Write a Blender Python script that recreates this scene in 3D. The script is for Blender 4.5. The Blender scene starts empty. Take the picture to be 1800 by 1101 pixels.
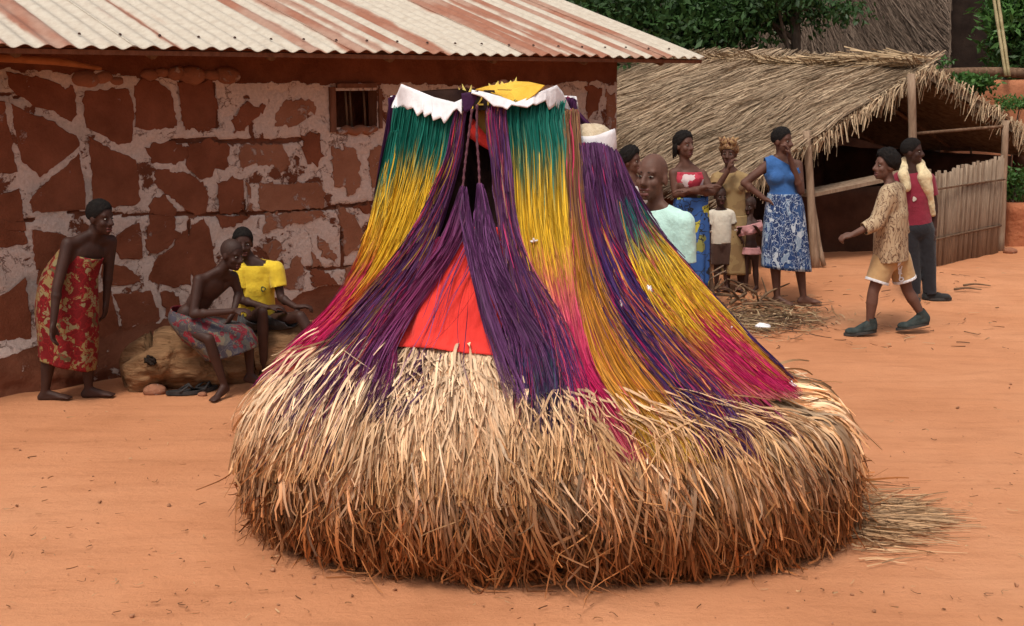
import bpy, bmesh, math, random
import numpy as np
from mathutils import Vector, Matrix

random.seed(7)
RNG = np.random.default_rng(11)
scene = bpy.context.scene
COL = scene.collection

# ------------------------------------------------------------------ camera
W, H = 1800.0, 1101.0
F = 2173.0                      # focal length in photo pixels
CAM = np.array((0.0, 0.0, 2.45))
HOR = 130.0
TILT = math.atan((H / 2 - HOR) / F)
cam_d = bpy.data.cameras.new("camera")
cam_o = bpy.data.objects.new("camera", cam_d)
COL.objects.link(cam_o)
cam_o.location = CAM
cam_o.rotation_euler = (math.radians(90) - TILT, 0, 0)
cam_d.sensor_fit = 'HORIZONTAL'
cam_d.sensor_width = 36.0
cam_d.lens = 36.0 * F / W
cam_d.clip_start = 0.05
cam_d.clip_end = 500
scene.camera = cam_o

# ------------------------------------------------------------------ sky, sun, exposure
SUN_EL, SUN_AZ = math.radians(62), math.radians(205)   # azimuth clockwise from +Y
world = bpy.data.worlds.new("World")
scene.world = world
world.use_nodes = True
wn, wl = world.node_tree.nodes, world.node_tree.links
wn.clear()
sky = wn.new("ShaderNodeTexSky"); sky.sky_type = 'NISHITA'; sky.sun_disc = False
sky.sun_elevation = SUN_EL; sky.sun_rotation = SUN_AZ
sky.air_density = 1.0; sky.dust_density = 6.0; sky.ozone_density = 0.6
bg = wn.new("ShaderNodeBackground"); bg.inputs[1].default_value = 0.125
wo = wn.new("ShaderNodeOutputWorld")
hs = wn.new("ShaderNodeHueSaturation"); hs.inputs['Saturation'].default_value = 0.45
wl.new(sky.outputs[0], hs.inputs['Color']); wl.new(hs.outputs[0], bg.inputs[0]); wl.new(bg.outputs[0], wo.inputs[0])
sun_d = bpy.data.lights.new("sun", 'SUN'); sun_d.energy = 1.8; sun_d.angle = math.radians(12); sun_d.color = (1.0, 0.93, 0.82)
sun_o = bpy.data.objects.new("sun", sun_d); COL.objects.link(sun_o)
sd = Vector((math.sin(SUN_AZ) * math.cos(SUN_EL), math.cos(SUN_AZ) * math.cos(SUN_EL), math.sin(SUN_EL)))
sun_o.rotation_euler = sd.to_track_quat('Z', 'Y').to_euler()
sun_o.location = (0, 0, 30)
vs = scene.view_settings
vs.view_transform = 'Standard'; vs.look = 'None'; vs.gamma = 1.0; vs.exposure = 0.13; vs.use_curve_mapping = False

# ------------------------------------------------------------------ numeric helpers
_ct, _st = math.cos(TILT), math.sin(TILT)
FWD = np.array((0, _ct, -_st)); UP = np.array((0, _st, _ct)); RT = np.array((1.0, 0, 0))

def ray(px, py):
    d = FWD + RT * (px - W / 2) / F - UP * (py - H / 2) / F
    return d
def at_y(px, py, Y):                       # the point of a picture ray at depth Y
    d = ray(px, py); return CAM + d * (Y / d[1])
def at_plane(px, py, p, n):
    d = ray(px, py); return CAM + d * (np.dot(np.asarray(p) - CAM, n) / np.dot(d, n))
def project(P):
    P = np.asarray(P, float) - CAM
    z = P @ FWD
    return W / 2 + F * (P @ RT) / z, H / 2 - F * (P @ UP) / z, z
def sstep(a, b, x):
    t = np.clip((np.asarray(x, float) - a) / (b - a), 0, 1); return t * t * (3 - 2 * t)
def ground_z(x, y):
    x = np.asarray(x, float); y = np.asarray(y, float)
    z = 0.17 * sstep(11.0, 14.0, y) * sstep(0.3, 1.8, x)
    z = z + 0.012 * np.sin(x * 1.3 + 0.6 * y) * np.sin(y * 1.1 - 0.4 * x)
    return z
def at_ground(px, py):
    d = ray(px, py); t = 3.0
    for i in range(60):
        p = CAM + d * t
        e = p[2] - float(ground_z(p[0], p[1]))
        t += e / max(0.05, -d[2]) * 0.9
    return CAM + d * t

_perm = RNG.permutation(512)
def _hash(ix, iy, iz):
    return _perm[(_perm[(_perm[ix & 511] + iy) & 511] + iz) & 511] / 511.0
def vnoise(x, y, z=0.0):                   # value noise, -1..1, vectorised
    x, y, z = np.broadcast_arrays(np.asarray(x, float), np.asarray(y, float), np.asarray(z, float))
    xi = np.floor(x).astype(int); yi = np.floor(y).astype(int); zi = np.floor(z).astype(int)
    xf, yf, zf = x - xi, y - yi, z - zi
    u, v, w = (t * t * (3 - 2 * t) for t in (xf, yf, zf))
    r = 0
    for dx in (0, 1):
        for dy in (0, 1):
            for dz in (0, 1):
                r = r + _hash(xi + dx, yi + dy, zi + dz) * (u if dx else 1 - u) * (v if dy else 1 - v) * (w if dz else 1 - w)
    return r * 2 - 1
def fbm(x, y, z=0.0, o=4):
    s, a, r = 1.0, 1.0, 0
    for i in range(o):
        r = r + a * vnoise(np.asarray(x) * s + i * 17.3, np.asarray(y) * s + i * 9.1, np.asarray(z) * s); s *= 2.03; a *= 0.5
    return r / 1.9
def catmull(K, n):                          # resample knots (k, d) to n rows
    K = np.asarray(K, float); k = len(K)
    P = np.vstack((2 * K[0] - K[1], K, 2 * K[-1] - K[-2]))
    t = np.linspace(0, k - 1 - 1e-9, n); i = t.astype(int); f = (t - i)[:, None]
    a, b, c, d = P[i], P[i + 1], P[i + 2], P[i + 3]
    return 0.5 * (2 * b + (c - a) * f + (2 * a - 5 * b + 4 * c - d) * f ** 2 + (3 * b - a - 3 * c + d) * f ** 3)
def nrm(v):
    v = np.asarray(v, float); return v / (np.linalg.norm(v, axis=-1, keepdims=True) + 1e-12)

# ------------------------------------------------------------------ object helpers
def tag(o, label=None, cat=None, group=None, kind=None):
    for k, v in (("label", label), ("category", cat), ("group", group), ("kind", kind)):
        if v: o[k] = v
    return o
def empty(name, loc, label=None, cat=None, group=None):
    o = bpy.data.objects.new(name, None); COL.objects.link(o)
    o.location = tuple(float(c) for c in loc); o.empty_display_size = 0.1
    return tag(o, label, cat, group)
def mesh_data(name, V, Fc, mat=None, smooth=True, col=None):
    me = bpy.data.meshes.new(name)
    V = np.asarray(V, np.float32)
    if isinstance(Fc, np.ndarray):
        n, k = Fc.shape
        me.vertices.add(len(V)); me.vertices.foreach_set("co", V.ravel())
        me.loops.add(n * k); me.loops.foreach_set("vertex_index", Fc.astype(np.int32).ravel())
        me.polygons.add(n); me.polygons.foreach_set("loop_start", np.arange(0, n * k, k, dtype=np.int32))
        me.update(calc_edges=True)
    else:
        me.from_pydata([tuple(map(float, v)) for v in V], [], [tuple(int(i) for i in f) for f in Fc])
        me.update()
    if smooth: me.polygons.foreach_set("use_smooth", np.ones(len(me.polygons), bool))
    if col is not None:
        a = me.color_attributes.new("Col", 'FLOAT_COLOR', 'POINT')
        c = np.ones((len(V), 4), np.float32); c[:, :3] = col
        a.data.foreach_set("color", c.ravel())
    if mat: me.materials.append(mat)
    me.validate()
    return me
def link(name, me, parent=None, loc=None):
    o = bpy.data.objects.new(name, me); COL.objects.link(o)
    if parent is not None: o.parent = parent
    if loc is not None: o.location = tuple(float(c) for c in loc)
    return o
def obj(name, V, Fc, mat, parent=None, base=None, smooth=True, col=None, kind=None):
    """One mesh object; V in world space, stored relative to base (the thing's origin)."""
    V = np.asarray(V, float)
    if base is not None: V = V - np.asarray(base)
    o = link(name, mesh_data(name, V, Fc, mat, smooth, col), parent)
    if parent is None and base is not None: o.location = tuple(float(c) for c in base)
    if kind: o["kind"] = kind
    return o
class MB:
    """collects simple pieces that make up one part"""
    def __init__(s): s.V, s.F, s.n = [], [], 0
    def add(s, V, Fc):
        V = np.asarray(V, float); s.V.append(V); s.F += [tuple(int(i) + s.n for i in f) for f in Fc]; s.n += len(V); return s
    def box(s, c, half, axes=None):
        axes = np.eye(3) if axes is None else np.asarray(axes)
        sg = np.array([(x, y, z) for x in (-1, 1) for y in (-1, 1) for z in (-1, 1)], float)
        V = np.asarray(c) + (sg * np.asarray(half)) @ axes
        return s.add(V, [(0, 1, 3, 2), (4, 6, 7, 5), (0, 4, 5, 1), (2, 3, 7, 6), (0, 2, 6, 4), (1, 5, 7, 3)])
    def tube(s, pts, rad, n=8, cap=True):
        V, Fc = tube_vf(pts, rad, n, cap); return s.add(V, Fc)
    def build(s, name, mat, parent=None, base=None, smooth=True, kind=None):
        return obj(name, np.vstack(s.V), s.F, mat, parent, base, smooth, kind=kind)
def frames(P):
    P = np.asarray(P, float); T = nrm(np.gradient(P, axis=0))
    ref = np.array((0.31, 0.17, 0.93)) if abs(T[0][2]) < 0.9 else np.array((1.0, 0.2, 0.1))
    A = nrm(np.cross(T, ref)); B = np.cross(T, A)
    return T, A, B
def tube_vf(P, R, n=8, cap=True):
    P = np.asarray(P, float); m = len(P); R = np.broadcast_to(np.asarray(R, float), (m,))
    T, A, B = frames(P)
    th = np.arange(n) * 2 * math.pi / n
    V = P[:, None] + R[:, None, None] * (np.cos(th)[None, :, None] * A[:, None] + np.sin(th)[None, :, None] * B[:, None])
    Fc = [(i * n + j, i * n + (j + 1) % n, (i + 1) * n + (j + 1) % n, (i + 1) * n + j) for i in range(m - 1) for j in range(n)]
    if cap: Fc += [tuple(range(n))[::-1], tuple((m - 1) * n + j for j in range(n))]
    return V.reshape(-1, 3), Fc
def strands_vf(P, R, col=None, out=None, twist=1.2):
    """P (N,M,3) paths, R (N,M) half widths -> one mesh of thin flat fibres, each with its own twist"""
    N, M, _ = P.shape
    T = nrm(np.gradient(P, axis=1))
    o = np.array((0, 0, 1.0)) if out is None else out
    ref = nrm(o + 0.75 * RNG.normal(size=(N, 1, 3)))
    A = nrm(np.cross(T, ref)); B = np.cross(T, A)
    tw = (RNG.normal(0, .25, (N, 1)) + twist * RNG.normal(size=(N, 1)) * np.linspace(0, 1, M))[..., None]
    A = A * np.cos(tw) + B * np.sin(tw)
    V = np.stack((P - R[..., None] * A, P + R[..., None] * A), 2)
    idx = np.arange(N * M * 2).reshape(N, M, 2); a = idx[:, :-1]; b = idx[:, 1:]
    Fq = np.stack((a[..., 0], a[..., 1], b[..., 1], b[..., 0]), -1).reshape(-1, 4)
    C = None if col is None else np.repeat(col[:, :, None], 2, 2).reshape(-1, 3)
    return V.reshape(-1, 3), Fq, C

# ------------------------------------------------------------------ materials
def new_mat(name):
    m = bpy.data.materials.new(name); m.use_nodes = True
    nt = m.node_tree; b = nt.nodes["Principled BSDF"]
    return m, nt, b
def node(nt, t, **kw):
    n = nt.nodes.new(t)
    for k, v in kw.items():
        if k.startswith("_"): setattr(n, k[1:], v)
        else: n.inputs[k.replace("__", " ")].default_value = v
    return n
def ramp(nt, stops):
    r = nt.nodes.new("ShaderNodeValToRGB"); e = r.color_ramp.elements
    while len(e) > len(stops): e.remove(e[-1])
    while len(e) < len(stops): e.new(0.5)
    for el, (p, c) in zip(e, stops):
        el.position = p; el.color = (*c, 1) if len(c) == 3 else c
    return r
def M2(name, c1, c2, scale=8, rough=0.85, bump=0.3, bscale=None, detail=6, dist=0.02, spec=0.25, lo=0.35, hi=0.65, stretch=None, vcol=False, sheen=0, third=None):
    """two-tone procedural surface with fine relief; vcol multiplies a dye/paint attribute in"""
    m, nt, b = new_mat(name); L = nt.links
    tc = nt.nodes.new("ShaderNodeTexCoord"); src = tc.outputs['Object']
    if stretch:
        mp = nt.nodes.new("ShaderNodeMapping"); mp.inputs['Scale'].default_value = stretch
        L.new(src, mp.inputs[0]); src = mp.outputs[0]
    n1 = node(nt, "ShaderNodeTexNoise", Scale=scale, Detail=detail, Roughness=0.6); L.new(src, n1.inputs['Vector'])
    st = [(lo, c1), (hi, c2)] if not third else [(lo, c1), (hi, c2), (min(0.99, hi + 0.12), third)]
    r = ramp(nt, st); L.new(n1.outputs['Fac'], r.inputs[0])
    out = r.outputs[0]
    if vcol:
        at = node(nt, "ShaderNodeAttribute", _attribute_name="Col")
        mx = node(nt, "ShaderNodeMix", _data_type='RGBA', _blend_type='MULTIPLY'); mx.inputs[0].default_value = 1
        L.new(at.outputs['Color'], mx.inputs[6]); L.new(out, mx.inputs[7]); out = mx.outputs[2]
    L.new(out, b.inputs['Base Color'])
    b.inputs['Roughness'].default_value = rough; b.inputs['Specular IOR Level'].default_value = spec
    if sheen: b.inputs['Sheen Weight'].default_value = sheen
    if bump:
        n2 = node(nt, "ShaderNodeTexNoise", Scale=bscale or scale * 5, Detail=8, Roughness=0.65); L.new(src, n2.inputs['Vector'])
        bp = node(nt, "ShaderNodeBump", Strength=bump, Distance=dist)
        L.new(n2.outputs['Fac'], bp.inputs['Height']); L.new(bp.outputs[0], b.inputs['Normal'])
    return m
def ellip(c, ax, r, nu=16, nv=10):
    u = np.linspace(0, 2 * math.pi, nu + 1)[:-1]; v = np.linspace(0, math.pi, nv + 1)[1:-1]
    V = [np.array((0, 0, 1.0))]
    for b in v:
        for a in u: V.append(np.array((math.cos(a) * math.sin(b), math.sin(a) * math.sin(b), math.cos(b))))
    V.append(np.array((0, 0, -1.0))); V = np.array(V) * np.asarray(r)
    Fc = []; m = nv - 1
    for j in range(nu):
        j2 = (j + 1) % nu; Fc.append((0, 1 + j, 1 + j2)); Fc.append((1 + (m - 1) * nu + j2, 1 + (m - 1) * nu + j, 1 + m * nu))
        for i in range(m - 1): Fc.append((1 + i * nu + j, 1 + (i + 1) * nu + j, 1 + (i + 1) * nu + j2, 1 + i * nu + j2))
    return np.asarray(c) + V @ np.asarray(ax), Fc
# ================================================================== ground
def ground_mat():
    m, nt, b = new_mat("laterite_earth"); L = nt.links
    tc = nt.nodes.new("ShaderNodeTexCoord"); P = tc.outputs['Object']
    n1 = node(nt, "ShaderNodeTexNoise", Scale=0.55, Detail=7, Roughness=0.6); L.new(P, n1.inputs['Vector'])
    r1 = ramp(nt, [(0.30, (0.45, 0.186, 0.087)), (0.50, (0.525, 0.228, 0.112)), (0.72, (0.58, 0.270, 0.140))]); L.new(n1.outputs['Fac'], r1.inputs[0])
    mp = nt.nodes.new("ShaderNodeMapping"); mp.inputs['Scale'].default_value = (0.7, 3.0, 1); mp.inputs['Rotation'].default_value = (0, 0, 0.12); L.new(P, mp.inputs[0])
    n2 = node(nt, "ShaderNodeTexNoise", Scale=2.2, Detail=9, Roughness=0.72); L.new(mp.outputs[0], n2.inputs['Vector'])
    r2 = ramp(nt, [(0.30, (0.72, 0.66, 0.62)), (0.52, (1, 1, 1)), (0.75, (1.08, 1.06, 1.04))]); L.new(n2.outputs['Fac'], r2.inputs[0])
    mx = node(nt, "ShaderNodeMix", _data_type='RGBA', _blend_type='MULTIPLY'); mx.inputs[0].default_value = 0.55
    L.new(r1.outputs[0], mx.inputs[6]); L.new(r2.outputs[0], mx.inputs[7])
    v = node(nt, "ShaderNodeTexVoronoi", Scale=38.0, Randomness=1.0); L.new(P, v.inputs['Vector'])
    rv = ramp(nt, [(0.03, (0.42, 0.34, 0.30)), (0.09, (1, 1, 1))]); L.new(v.outputs['Distance'], rv.inputs[0])
    n3 = node(nt, "ShaderNodeTexNoise", Scale=1.7, Detail=4); L.new(P, n3.inputs['Vector'])
    r3 = ramp(nt, [(0.5, (0, 0, 0)), (0.66, (1, 1, 1))]); L.new(n3.outputs['Fac'], r3.inputs[0])
    mx2 = node(nt, "ShaderNodeMix", _data_type='RGBA', _blend_type='MULTIPLY')
    L.new(r3.outputs[0], mx2.inputs[0]); L.new(mx.outputs[2], mx2.inputs[6]); L.new(rv.outputs[0], mx2.inputs[7])
    at = node(nt, "ShaderNodeAttribute", _attribute_name="Col")
    mx3 = node(nt, "ShaderNodeMix", _data_type='RGBA', _blend_type='MULTIPLY'); mx3.inputs[0].default_value = 1
    L.new(mx2.outputs[2], mx3.inputs[6]); L.new(at.outputs['Color'], mx3.inputs[7])
    L.new(mx3.outputs[2], b.inputs['Base Color'])
    b.inputs['Roughness'].default_value = 0.95; b.inputs['Specular IOR Level'].default_value = 0.1
    n4 = node(nt, "ShaderNodeTexNoise", Scale=26, Detail=10, Roughness=0.7); L.new(P, n4.inputs['Vector'])
    ad = node(nt, "ShaderNodeMath", _operation='ADD'); L.new(n4.outputs['Fac'], ad.inputs[0]); L.new(n2.outputs['Fac'], ad.inputs[1])
    bp = node(nt, "ShaderNodeBump", Strength=0.55, Distance=0.03); L.new(ad.outputs[0], bp.inputs['Height']); L.new(bp.outputs[0], b.inputs['Normal'])
    return m
gx = np.concatenate((np.linspace(-90, -7, 18)[:-1], np.linspace(-7, 9, 180), np.linspace(9, 90, 18)[1:]))
gy = np.concatenate((np.linspace(-12, 3, 10)[:-1], np.linspace(3, 18, 180), np.linspace(18, 160, 24)[1:]))
GX, GY = np.meshgrid(gx, gy)
GZ = ground_z(GX, GY)
near = sstep(20, 15, GY)
GZ = GZ + near * (0.012 * fbm(GX * 2.2, GY * 3.5) + 0.006 * fbm(GX * 9, GY * 9)) + 0.05 * (fbm(GX * 1.6, GY * 1.6) * sstep(11.5, 13.5, GY) * sstep(1.5, 3, GX) * sstep(19, 16, GY))
# sooty litter patch by the brush pile, a stain of its own
_c = at_ground(1385, 560)
q = np.exp(-(((GX - _c[0]) / 1.15) ** 2 + ((GY - _c[1]) / 0.38) ** 2) ** 1.3)
q = np.clip(q * (1.0 + 0.7 * fbm(GX * 5, GY * 5)), 0, 1)[..., None]
gc = 1 - q * np.array((0.50, 0.42, 0.36))
n0, n1_ = GX.shape
idx = np.arange(n0 * n1_).reshape(n0, n1_)
Fg = np.stack((idx[:-1, :-1], idx[:-1, 1:], idx[1:, 1:], idx[1:, :-1]), -1).reshape(-1, 4)
ground = obj("ground", np.stack((GX, GY, GZ), -1).reshape(-1, 3), Fg, ground_mat(), col=gc.reshape(-1, 3))
tag(ground, "bare orange laterite earth of the village square", "ground", kind="structure")

# ================================================================== mud house with tin roof
TH = math.radians(40)
EW = np.array((math.cos(TH), math.sin(TH), 0)); NW = np.array((math.sin(TH), -math.cos(TH), 0)); ZZ = np.array((0, 0, 1.0))
A0 = at_ground(0, 690); A0[2] = 0
def wall_tz(px, py):
    p = at_plane(px, py, A0, NW) - A0; return np.array((p @ EW, p[2]))
def wall_p(t, z, d=0.0):
    t = np.asarray(t, float); z = np.asarray(z, float); d = np.broadcast_to(np.asarray(d, float), t.shape)
    return A0 + t[..., None] * EW + z[..., None] * ZZ + d[..., None] * NW
T0, T1 = -2.2, float(wall_tz(1082, 300)[0])
OV = 0.78
E0 = at_plane(0, 77, A0 + NW * OV, NW); E1 = at_plane(1236, 101, A0 + NW * OV, NW)
WTOP = float(min(E0[2], E1[2])) + 0.12
house = empty("mud_house", A0, "red mud house with white limewashed bands and rusty corrugated tin roof", "house")
def limewash(name, cm1, cm2, panel=False):
    m, nt, b = new_mat(name); L = nt.links
    tc = nt.nodes.new("ShaderNodeTexCoord"); P = tc.outputs['Object']
    n1 = node(nt, "ShaderNodeTexNoise", Scale=4.0, Detail=8, Roughness=.62); L.new(P, n1.inputs['Vector'])
    r1 = ramp(nt, [(.3, cm1), (.7, cm2)]); L.new(n1.outputs['Fac'], r1.inputs[0])
    n2 = node(nt, "ShaderNodeTexNoise", Scale=7.0, Detail=10, Roughness=.68, Distortion=.5); L.new(P, n2.inputs['Vector'])
    n3 = node(nt, "ShaderNodeTexNoise", Scale=40.0, Detail=6, Roughness=.7); L.new(P, n3.inputs['Vector'])
    vo = node(nt, "ShaderNodeTexVoronoi", Scale=3.4, _feature='DISTANCE_TO_EDGE')
    ds = node(nt, "ShaderNodeMix", _data_type='RGBA', _blend_type='ADD'); ds.inputs[0].default_value = .35; L.new(P, ds.inputs[6]); L.new(n2.outputs['Color'], ds.inputs[7]); L.new(ds.outputs[2], vo.inputs['Vector'])
    crk = ramp(nt, [(.004, (0, 0, 0)), (.014, (1, 1, 1))]); L.new(vo.outputs['Distance'], crk.inputs[0])
    cm_ = node(nt, "ShaderNodeMath", _operation='MAXIMUM'); L.new(crk.outputs[0], cm_.inputs[0]); g = ramp(nt, [(.50, (0, 0, 0)), (.54, (1, 1, 1))]); L.new(n1.outputs['Fac'], g.inputs[0]); L.new(g.outputs[0], cm_.inputs[1])
    if panel:                                   # splashes of limewash on bare mud
        pr = ramp(nt, [(panel - .02, (0, 0, 0)), (panel + .03, (1, 1, 1))]); L.new(n2.outputs['Fac'], pr.inputs[0]); mask = pr.outputs[0]; pc = None
    else:
        at2 = node(nt, "ShaderNodeAttribute", _attribute_name="Paint"); ad = node(nt, "ShaderNodeMath", _operation='MULTIPLY_ADD'); L.new(n2.outputs['Fac'], ad.inputs[0]); ad.inputs[1].default_value = -1.5; L.new(at2.outputs['Fac'], ad.inputs[2])
        a3 = node(nt, "ShaderNodeMath", _operation='MULTIPLY_ADD'); L.new(n3.outputs['Fac'], a3.inputs[0]); a3.inputs[1].default_value = -.35; L.new(ad.outputs[0], a3.inputs[2])
        pr = ramp(nt, [(.0, (0, 0, 0)), (.06, (1, 1, 1))]); L.new(a3.outputs[0], pr.inputs[0]); mask = pr.outputs[0]
    col = node(nt, "ShaderNodeAttribute", _attribute_name="Col")
    sh = ramp(nt, [(.3, (.78, .74, .71)), (.7, (1.1, 1.09, 1.08))]); L.new(n3.outputs['Fac'], sh.inputs[0])
    pm_ = node(nt, "ShaderNodeMix", _data_type='RGBA', _blend_type='MULTIPLY'); pm_.inputs[0].default_value = 1
    if panel: pm_.inputs[6].default_value = (.47, .36, .32, 1)
    else: L.new(col.outputs['Color'], pm_.inputs[6])
    L.new(sh.outputs[0], pm_.inputs[7])
    mk = node(nt, "ShaderNodeMath", _operation='MULTIPLY'); L.new(mask, mk.inputs[0]); L.new(cm_.outputs[0], mk.inputs[1])
    mx = node(nt, "ShaderNodeMix", _data_type='RGBA'); L.new(mk.outputs[0], mx.inputs[0]); L.new(r1.outputs[0], mx.inputs[6]); L.new(pm_.outputs[2], mx.inputs[7]); L.new(mx.outputs[2], b.inputs['Base Color'])
    b.inputs['Roughness'].default_value = .95; b.inputs['Specular IOR Level'].default_value = .1
    hh = node(nt, "ShaderNodeMath", _operation='MULTIPLY_ADD'); L.new(mk.outputs[0], hh.inputs[0]); hh.inputs[1].default_value = .5; L.new(n3.outputs['Fac'], hh.inputs[2])
    bp = node(nt, "ShaderNodeBump", Strength=.8, Distance=.018); L.new(hh.outputs[0], bp.inputs['Height']); L.new(bp.outputs[0], b.inputs['Normal'])
    return m
wall_mat = limewash("limewash_on_mud", (0.125, 0.042, 0.022), (0.215, 0.078, 0.043))  # bare mud darkened to paint in the shade under the eave
mud_mat = limewash("mud_panel", (0.155, 0.050, 0.025), (0.255, 0.088, 0.047), .665)
mud2_mat = limewash("mud_panel_pale", (0.24, 0.098, 0.054), (0.34, 0.155, 0.094), .585)
mud_dark = M2("mud_wall_plain", (0.20, 0.075, 0.04), (0.30, 0.115, 0.06), scale=3, rough=0.95, bump=0.7, bscale=20, dist=0.04, spec=0.1)
# ---- front wall face: dense relief, limewash as paint on it
wt = np.arange(T0, T1 + 0.001, 0.022); wz = np.arange(-0.1, WTOP, 0.022)
WT, WZ = np.meshgrid(wt, wz)
px_, py_, _z = project(wall_p(WT, WZ).reshape(-1, 3)); PX = px_.reshape(WT.shape); PY = py_.reshape(WT.shape)
rel = 0.010 * fbm(WT * 3, WZ * 3, o=5) + 0.004 * fbm(WT * 14, WZ * 14, o=3)
cr = np.zeros_like(WT)
for pts, wd in (([(300, 376), (380, 377), (460, 373), (600, 363), (700, 352)], 2.2), ([(120, 372), (200, 377), (240, 377), (300, 377)], 1.8), ([(300, 247), (385, 248), (480, 250), (560, 240)], 2.2),
                ([(530, 472), (610, 470), (660, 462)], 1.8), ([(440, 205), (441, 250)], 1.8), ([(315, 120), (322, 160)], 1.6), ([(0, 168), (8, 165), (35, 171)], 1.4), ([(601, 400), (604, 472)], 1.6),
                ([(0, 389), (60, 387)], 1.0), ([(0, 405), (38, 407)], 1.0), ([(56, 180), (58, 205)], 1.2), ([(425, 340), (429, 372)], 1.5), ([(330, 392), (332, 470)], 1.4), ([(375, 150), (380, 222)], 2.5), ([(140, 320), (166, 319)], 1.2)):
    for (x0, y0), (x1, y1) in zip(pts[:-1], pts[1:]):
        dx, dy = x1 - x0, y1 - y0; tt = np.clip(((PX - x0) * dx + (PY - y0) * dy) / (dx * dx + dy * dy), 0, 1)
        dd = np.hypot(PX - x0 - tt * dx + 3 * fbm(PX / 25, PY / 25), PY - y0 - tt * dy + 3 * fbm(PX / 22 + 9, PY / 22))
        cr = np.maximum(cr, np.exp(-(dd / (wd * 1.3)) ** 2))
plinth = 0.16 * sstep(0.42, 0.05, WZ + 0.10 * fbm(WT * 1.5, WZ)) * (1 + 0.5 * fbm(WT * 2.3, WZ * 4))
topy = 118 + 28 * np.clip(PX / 500, 0, 1) + 14 * fbm(PX / 40, PX / 37 + 5)         # painted area ends under the eave
bot = 625 + 12 * fbm(PX / 30, 3.0)
grain = fbm(PX / 16, PY / 16, o=5); g2 = fbm(PX / 50 + 4, PY / 50, o=4)
paint = sstep(-4, 4, PY - topy) * sstep(6, -6, PY - (bot - 0.20 * PX))
paint = paint * (1.22 - .28 * sstep(0.1, 0.5, g2)) * (1 - cr) + .78 * sstep(.42, .2, WZ) * (1 - cr)
# grime: grey in the old crossing bands, pinkish towards the window
cw = np.array((0.64, 0.52, 0.46)); cg = np.array((0.40, 0.37, 0.34)); cb = np.array((0.215, 0.078, 0.040)); cpl = np.array((0.34, 0.14, 0.075))
gm = np.clip(fbm(PX / 70, PY / 60 + 30, o=3) * 1.6, 0, 1)[..., None] * sstep(300, 150, PX)[..., None]
wc = cw * (1 - gm) + cg * gm
pm = np.clip(paint, 0, 1)[..., None]
C = wc
D = rel + 0.010 * pm[..., 0] * sstep(-0.2, 0.3, grain + 0.3) - 0.035 * cr + plinth
n0, n1_ = WT.shape
# window opening
wa = wall_tz(586, 157); wb = wall_tz(664, 226)
hole = (WT > wa[0]) & (WT < wb[0]) & (WZ < wa[1]) & (WZ > wb[1])
idx = np.arange(n0 * n1_).reshape(n0, n1_)
keepq = ~(hole[:-1, :-1] & hole[:-1, 1:] & hole[1:, :-1] & hole[1:, 1:])
Fw = np.stack((idx[:-1, :-1], idx[:-1, 1:], idx[1:, 1:], idx[1:, :-1]), -1)[keepq]
front = obj("front_wall", wall_p(WT, WZ, D).reshape(-1, 3), Fw, wall_mat, house, A0, col=C.reshape(-1, 3))
_pa = front.data.attributes.new("Paint", 'FLOAT', 'POINT'); _pa.data.foreach_set("value", paint.astype(np.float32).ravel())
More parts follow.
